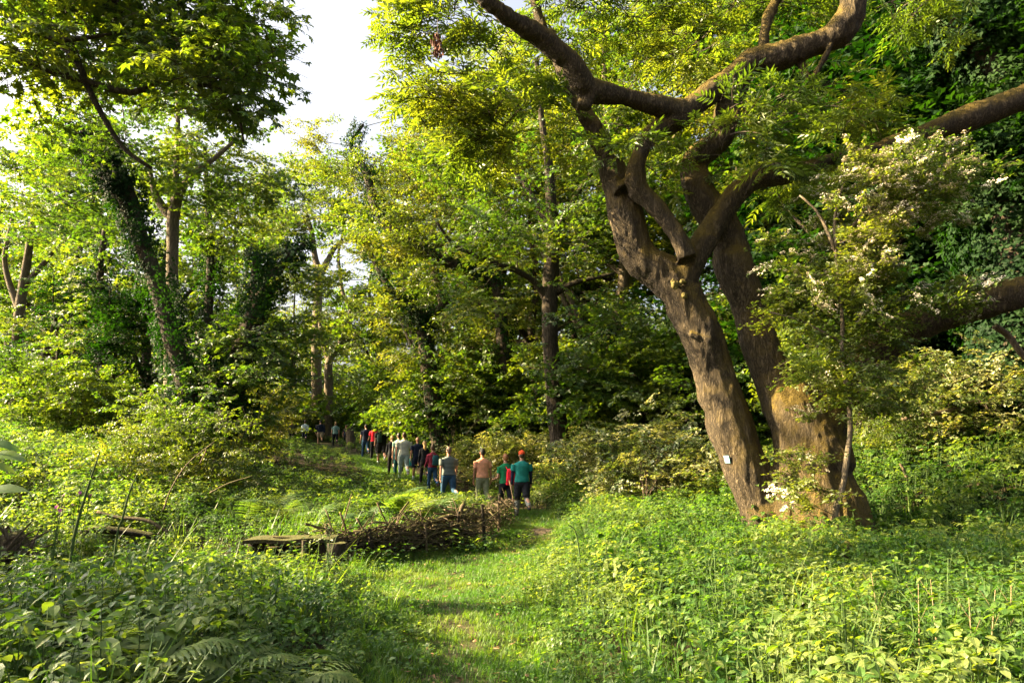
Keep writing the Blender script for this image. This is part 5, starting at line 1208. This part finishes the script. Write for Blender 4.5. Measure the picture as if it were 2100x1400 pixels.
def pack(root, mat, strapm, label, size=(.30, .14, .42), z=1.22, cat='backpack', name='backpack', xo=0, y0=-.2):
    e = empty(name, local((xo, y0, z), root), root.rotation_euler.z); e.scale = root.scale; tag(e, label, cat)
    s = Soup(); w_, d_, h_ = size
    loft(s, [(-h_ / 2, w_ * .42, d_ * .4, 0, 0), (-h_ * .45, w_ * .5, d_ * .5, 0, 0), (0, w_ * .5, d_ * .55, -.01, 0), (h_ * .3, w_ * .46, d_ * .45, 0, 0), (h_ * .45, w_ * .36, d_ * .3, .01, 0), (h_ * .5, w_ * .2, d_ * .15, .02, 0)], 16); link('bag_body', s.mesh('bag_body', [mat], True), e)
    for sx in (-1, 1):
        s = Soup(); s.tube(catmull([(sx * w_ * .3, .02, h_ * .42), (sx * w_ * .42, .12, h_ * .62), (sx * w_ * .5, .30, h_ * .25), (sx * w_ * .5, .20, -h_ * .3), (sx * w_ * .42, .03, -h_ * .4)], 12), [.014] * 12, 5); link('strap', s.mesh('strap', [strapm], True), e)
def held(root, armz, i, mk, name, label, cat):
    sh, el, wr, d = armz[i]; p = wr + d * .09; o = link(name, mk(), None); o.location = local(p, root); o.rotation_euler.z = root.rotation_euler.z; o.scale = root.scale; tag(o, label, cat)
C_ = {k: cmat(k, v) for k, v in dict(teal=(.012, .13, .115), green=(.012, .14, .055), orange=(.62, .27, .16), sage=(.17, .18, .11), black=(.010, .011, .014), navy=(.010, .014, .030), jeans=(.020, .050, .095), pale=(.40, .40, .33), paleblue=(.48, .58, .66), greyjean=(.24, .30, .28), olive=(.075, .080, .045),
      maroon=(.16, .020, .035), red=(.62, .020, .035), dteal=(.015, .060, .070), greytr=(.15, .15, .13), cap=(.60, .07, .025), strap=(.02, .02, .02), aqua=(.06, .42, .45), black2=(.014, .013, .013), charcoal=(.035, .035, .036)).items()}
polo = striped('cloth_stripe', (.030, .042, .048), (.26, .30, .26), 26, .32); plaid = striped('cloth_plaid', (.02, .13, .12), (.30, .38, .34), 13, .22, True)
r1 = person(1070, 19.0, 925, 'walker in a teal shirt and red cap, dark shorts over grey leggings with knee pads', C_['teal'], C_['black'], 'brown', build=1.12, sleeve='under', shorts=True, sock=None, arms=(.05, .08), bend=(.15, .2), step=.22, extras=(('cap', C_['cap']), ('kneepads', C_['black2'])), shoe=(.03, .03, .03), face=-.05)
s = Soup()
hp_ = [(-.1, .06), (.1, -.06)]
# grey leggings below the shorts
for c in list(r1[0].children):
    if c.name.startswith('shorts'): pass
def leggings(r, mat, stp):
    s = Soup()
    for sx, ph in ((-1, 1), (1, -1)):
        hip = np.array((sx * .10, 0, .93)); a = ph * stp; kn = hip + np.array((sx * .005, math.sin(a) * .43, -math.cos(a) * .43)); a2 = a - max(0, -ph) * .75 - .08
        an = kn + np.array((0, math.sin(a2) * .42, -math.cos(a2) * .42)); an[2] = max(an[2], .075); seg(s, [(hip + kn) / 2, kn, kn * .5 + an * .5, an + (0, 0, .02)], [.085, .070, .072, .055])
    link('leggings', s.mesh('leggings', [mat], True), r)
leggings(r1[0], C_['greytr'], .22)
r2 = person(1037, 19.9, 931, 'walker in a green t-shirt with a red drawstring bag hanging at the right hip', C_['green'], C_['black'], 'ginger', build=.98, arms=(.1, .3), bend=(1.2, .6), step=.3, face=.12)
pack(r2[0], C_['red'], C_['red'], 'bright red drawstring bag on the back of the walker in green', (.30, .13, .46), 1.12, 'bag', 'drawstring_bag', .07)
r3 = person(990, 22.0, 917, 'walker in an orange pink t-shirt and sage green baggy trousers', C_['orange'], C_['sage'], 'black', 'tan', build=1.05, arms=(.05, -.1), bend=(.1, .15), step=.15, shoe=(.12, .05, .03), face=0)
r4 = person(921, 21.8, 917, 'walker in a dark polo shirt with thin pale stripes and blue jeans', polo, C_['jeans'], 'grey', build=1.2, arms=(-.2, .15), bend=(.2, .3), step=.3, hairstyle='crop', face=.1)
def mk_flag():
    s = Soup(); s.tube([(0, 0, 0), (0, 0, -.12)], [.01, .02], 6); s.tube([(0, 0, -.10), (0, 0, -.22), (0, 0, -.30)], [.02, .055, .05], 8); return s.mesh('orange_trowel', [C_['cap']], True)
held(r4[0], r4[4], 1, mk_flag, 'orange_trowel', 'small orange handled tool held by the walker in the striped shirt', 'tool')
r5 = person(888, 24.3, 921, 'walker in a maroon hooded top with a teal backpack and jeans', C_['maroon'], C_['jeans'], 'brown', h=1.62, build=.95, sleeve='long', hairstyle='bun', arms=(.1, .2), bend=(.8, .8), step=.25)
pack(r5[0], C_['dteal'], C_['strap'], 'dark teal backpack slung on the walker in maroon', (.27, .14, .38), 1.2, xo=.06)
r6 = person(871, 25.6, 915, 'short walker in black with long fair hair behind the bald walker', C_['black'], C_['black2'], 'blonde', h=1.56, build=.85, sleeve='long', hairstyle='long', arms=(.1, -.1), step=.25)
r7 = person(857, 26.3, 896, 'bald walker in a navy t-shirt and long dark shorts with white socks', C_['navy'], C_['navy'], 'brown', 'tan', build=1.15, shorts=True, hairstyle='bald', sock=(.6, .6, .6), arms=(-.1, .1), step=.25, shoe=(.5, .5, .5))
r8 = person(829, 27.4, 887, 'walker in a pale grey shirt and faded jeans carrying something turquoise', C_['pale'], C_['greyjean'], 'brown', build=1.18, sleeve='short', arms=(.05, .05), bend=(.2, .3), step=.22, shoe=(.45, .45, .42))
def mk_bag():
    s = Soup(); loft(s, [(-.26, .06, .03, 0, 0), (-.22, .08, .045, 0, 0), (-.08, .07, .04, 0, 0), (0, .02, .02, 0, 0)], 10); return s.mesh('turquoise_pouch', [C_['aqua']], True)
held(r8[0], r8[4], 1, mk_bag, 'turquoise_pouch', 'turquoise pouch in the right hand of the walker in pale grey', 'pouch')
r9 = person(818, 28.6, 888, 'walker in a pale green t-shirt half hidden left of the pale grey shirt', cmat('mint', (.22, .34, .28)), C_['dteal'], 'black', build=.95, step=.3, arms=(-.2, .2))
r10 = person(804, 29.5, 884, 'slim walker all in black with fair hair tied back', C_['black'], C_['black2'], 'blonde', h=1.68, build=.88, sleeve='long', hairstyle='pony', step=.2)
r11 = person(783, 33.0, 870, 'walker in a black t-shirt and black shorts with a green grey backpack', C_['black'], C_['black2'], 'black', build=1.2, shorts=True, sock=(.6, .6, .58), shoe=(.4, .4, .4), near=False)
pack(r11[0], cmat('packgreen', (.035, .060, .055)), C_['strap'], 'dark green backpack on the left shoulder of the walker in black', (.22, .15, .42), 1.2, xo=-.12)
r12 = person(768, 34.5, 870, 'walker in a bright red top among the dark clothed ones', C_['red'], C_['black'], 'ginger', 'tan', build=1.0, shoe=(.5, .5, .5), sleeve='short', near=False, sock=(.5, .55, .6), arms=(.3, .3), bend=(.9, .5))
r13 = person(750, 35.5, 870, 'walker in a dark navy t-shirt and jeans left of the red top', C_['navy'], C_['jeans'], 'black', build=1.05, near=False)
r14 = person(709, 49.5, 872, 'far walker mostly hidden behind the tall grey stump', C_['navy'], C_['black'], 'ginger', near=False)
r15 = person(687, 47.5, 865, 'far walker in a green and white checked shirt', plaid, C_['black'], 'blonde', near=False)
r16 = person(656, 50.5, 862, 'far walker in a loose navy jacket with light shorts', C_['navy'], cmat('khaki', (.22, .17, .11)), 'black', 'pale', build=1.2, shorts=True, sleeve='long', near=False)
r17 = person(624, 52.0, 862, 'far walker in a pale blue top and dark trousers', C_['paleblue'], C_['navy'], 'brown', sleeve='long', near=False)
r18 = person(597, 53.5, 862, 'farthest walker in an olive jacket at the head of the line', C_['olive'], C_['black'], 'ginger', hairstyle='long', sleeve='long', near=False, arms=(.4, .5), bend=(.9, .9), shoe=(.4, .2, .2))
for r_, u_ in ((r1, 925), (r4, 917), (r8, 887), (r12, 870), (r17, 862)):
    pass
print('people', time.time() - T0)

# ---------------------------------------------------------------- ground cover
def scatter(name, kind, dens, xr, yr, keep, scale, label, cat, zoff=0, tilt=.12, visible=True):
    A_ = (xr[1] - xr[0]) * (yr[1] - yr[0]); n = int(A_ * dens)
    x = rng.uniform(*xr, n); y = rng.uniform(*yr, n)
    m = keep(x, y)
    if visible: m = m & (np.abs(x) < y * .78 + 1.2)
    x, y = x[m], y[m]; n = len(x)
    e = np.stack([rng.normal(size=n) * tilt, rng.normal(size=n) * tilt, rng.uniform(-3.14, 3.14, n)], 1)
    o = foliage(name, kind, np.stack([x, y, H(x, y) + zoff], 1), e, scale(x, y, n))
    tag(o, label, cat); return o
def vnoise(x, y, s, k):
    return np.sin(x * s * 1.3 + k) * np.sin(y * s * 1.7 + k * 2.1) + .5 * np.sin((x + y) * s * 2.9 + k * 3.3) * np.sin((x - y) * s * 2.3 + k)
notlog = lambda x, y: ~((np.abs(y - (10.75 + (x + 3.0)) - .0) < .42) & (x > -3.2) & (x < -.2)) & ~((x > -4.3) & (x < -2.3) & (y > 9.3) & (y < 10.9))
lowz = lambda x, y: np.where((x < 0) & (x > -6) & (y > 8.2) & (y < 15), .62, 1.0)
off = lambda d: (lambda x, y: (path_d(x, y) > d) & notlog(x, y))
edge = lambda x, y: np.clip(.45 + path_d(x, y) * .55, .4, 1.0)
scatter('nettles', 'nettle', 24, (-9, 10), (2.9, 10), lambda x, y: off(.05)(x, y) & (vnoise(x, y, .8, 2) > -.45), lambda x, y, n: lowz(x, y) * edge(x, y) * rng.uniform(.65, 1.15, n), 'dense nettles and leafy stems covering the near ground on both sides of the grass', 'undergrowth')
scatter('ground_elder', 'elder', 20, (-9, 10), (2.9, 11), off(-.02), lambda x, y, n: lowz(x, y) * edge(x, y) * rng.uniform(.7, 1.25, n), 'low broad leaved ground elder filling in between the nettles', 'undergrowth')
scatter('low_herbs', 'lowherb', 22, (-9, 9), (3, 13), lambda x, y: (path_d(x, y) > -.45) & (path_d(x, y) < 2.2) & notlog(x, y) & ((path_d(x, y) > 0) | (rng.random(len(x)) < .45)), lambda x, y, n: rng.uniform(.6, 1.1, n), 'small soft leaved herbs creeping in from the edges of the grass', 'undergrowth')
scatter('bank_nettles', 'nettle', 11, (-20, 18), (10, 21), lambda x, y: off(.3)(x, y) & (x < 6.5) & (vnoise(x, y, .6, 5) > -.5), lambda x, y, n: lowz(x, y) * edge(x, y) * rng.uniform(.7, 1.2, n), 'nettles and tall herbs on the banks further back', 'undergrowth')
scatter('bank_elder', 'elder', 12, (-20, 18), (11, 24), off(.1), lambda x, y, n: lowz(x, y) * edge(x, y) * rng.uniform(.9, 1.4, n), 'broad leaved low plants on the banks further back', 'undergrowth')
scatter('cow_parsley', 'cowparsley', 3.4, (-18, 9), (4, 22), lambda x, y: off(.4)(x, y) & (vnoise(x, y, .5, 9) > .1), lambda x, y, n: rng.uniform(.7, 1.15, n), 'feathery leaved cow parsley standing in loose drifts', 'undergrowth')
scatter('bank_ivy', 'ivy', 13, (4.5, 17), (11, 20), lambda x, y: (x > 4.5 + .05 * y), lambda x, y, n: rng.uniform(.8, 1.5, n), 'dark glossy ivy carpeting the right hand bank', 'ivy', zoff=.06, tilt=.35)
scatter('slope_cover', 'elder', 5, (-34, 26), (22, 56), lambda x, y: path_d(x, y) > .2, lambda x, y, n: np.where(x < -1 - (y - 20) * .42 + 3, .75, 1.6) * rng.uniform(.8, 1.3, n), 'leafy ground cover on the rising slope under the trees', 'undergrowth')
scatter('path_grass', 'grass', 120, (-3.2, 1.8), (3, 17.5), lambda x, y: (path_d(x, y) < .25) & (rng.random(len(x)) > np.exp(-((x - .66) / .33) ** 2 - ((y - 15.6) / 1.2) ** 2) * 1.4) & (rng.random(len(x)) > .45 * np.exp(-((x - (np.interp(y, PY, PL) + np.interp(y, PY, PR)) / 2) / .3) ** 2)),
        lambda x, y, n: rng.uniform(.5, 1.1, n) * (1 + .6 * np.clip(path_d(x, y) + .4, 0, 1)), 'short trodden grass of the winding path', 'grass')
scatter('path_grass', 'grass', 40, (-20, 2), (17.5, 40), lambda x, y: (path_d(x, y) < .2), lambda x, y, n: rng.uniform(1, 2, n), 'grass on the path where the walkers climb', 'grass')
scatter('log_weeds', 'elder', 16, (-7.2, -4.6), (9.2, 10.3), lambda x, y: x < 99, lambda x, y, n: rng.uniform(.7, 1.1, n), 'leafy weeds in front of the dark fallen log on the left', 'undergrowth')
scatter('leaf_litter', 'litter', 9, (-4, 3), (3.5, 18), lambda x, y: (path_d(x, y) < .3), lambda x, y, n: rng.uniform(.6, 1.2, n), 'scattered brown leaves and twigs lying on the grass path', 'leaf litter')
scatter('tall_grass', 'tallgrass', 30, (-5, 6), (3, 19), lambda x, y: (path_d(x, y) > -.12) & (path_d(x, y) < .9) & notlog(x, y) & (vnoise(x, y, 1.1, 4) > -.15), lambda x, y, n: rng.uniform(.3, .75, n), 'long grass tufts fringing the path', 'grass')
scatter('fence_weeds', 'lowherb', 16, (-4.6, .3), (9.4, 13.6), lambda x, y: (np.abs(y - (10.35 + (x + 3.0))) < .38) & (rng.random(len(x)) < .75), lambda x, y, n: rng.uniform(.9, 1.9, n), 'soft weeds growing up against the front of the brush fence and log seat', 'undergrowth')
scatter('rough_grass', 'tallgrass', 5, (-9, 10), (3, 14), lambda x, y: (path_d(x, y) > .6) & notlog(x, y) & (vnoise(x, y, .7, 7) > -.1), lambda x, y, n: rng.uniform(1.0, 1.7, n), 'long thin grass growing up through the nettles', 'grass')
print('cover', time.time() - T0, NSPRAY)
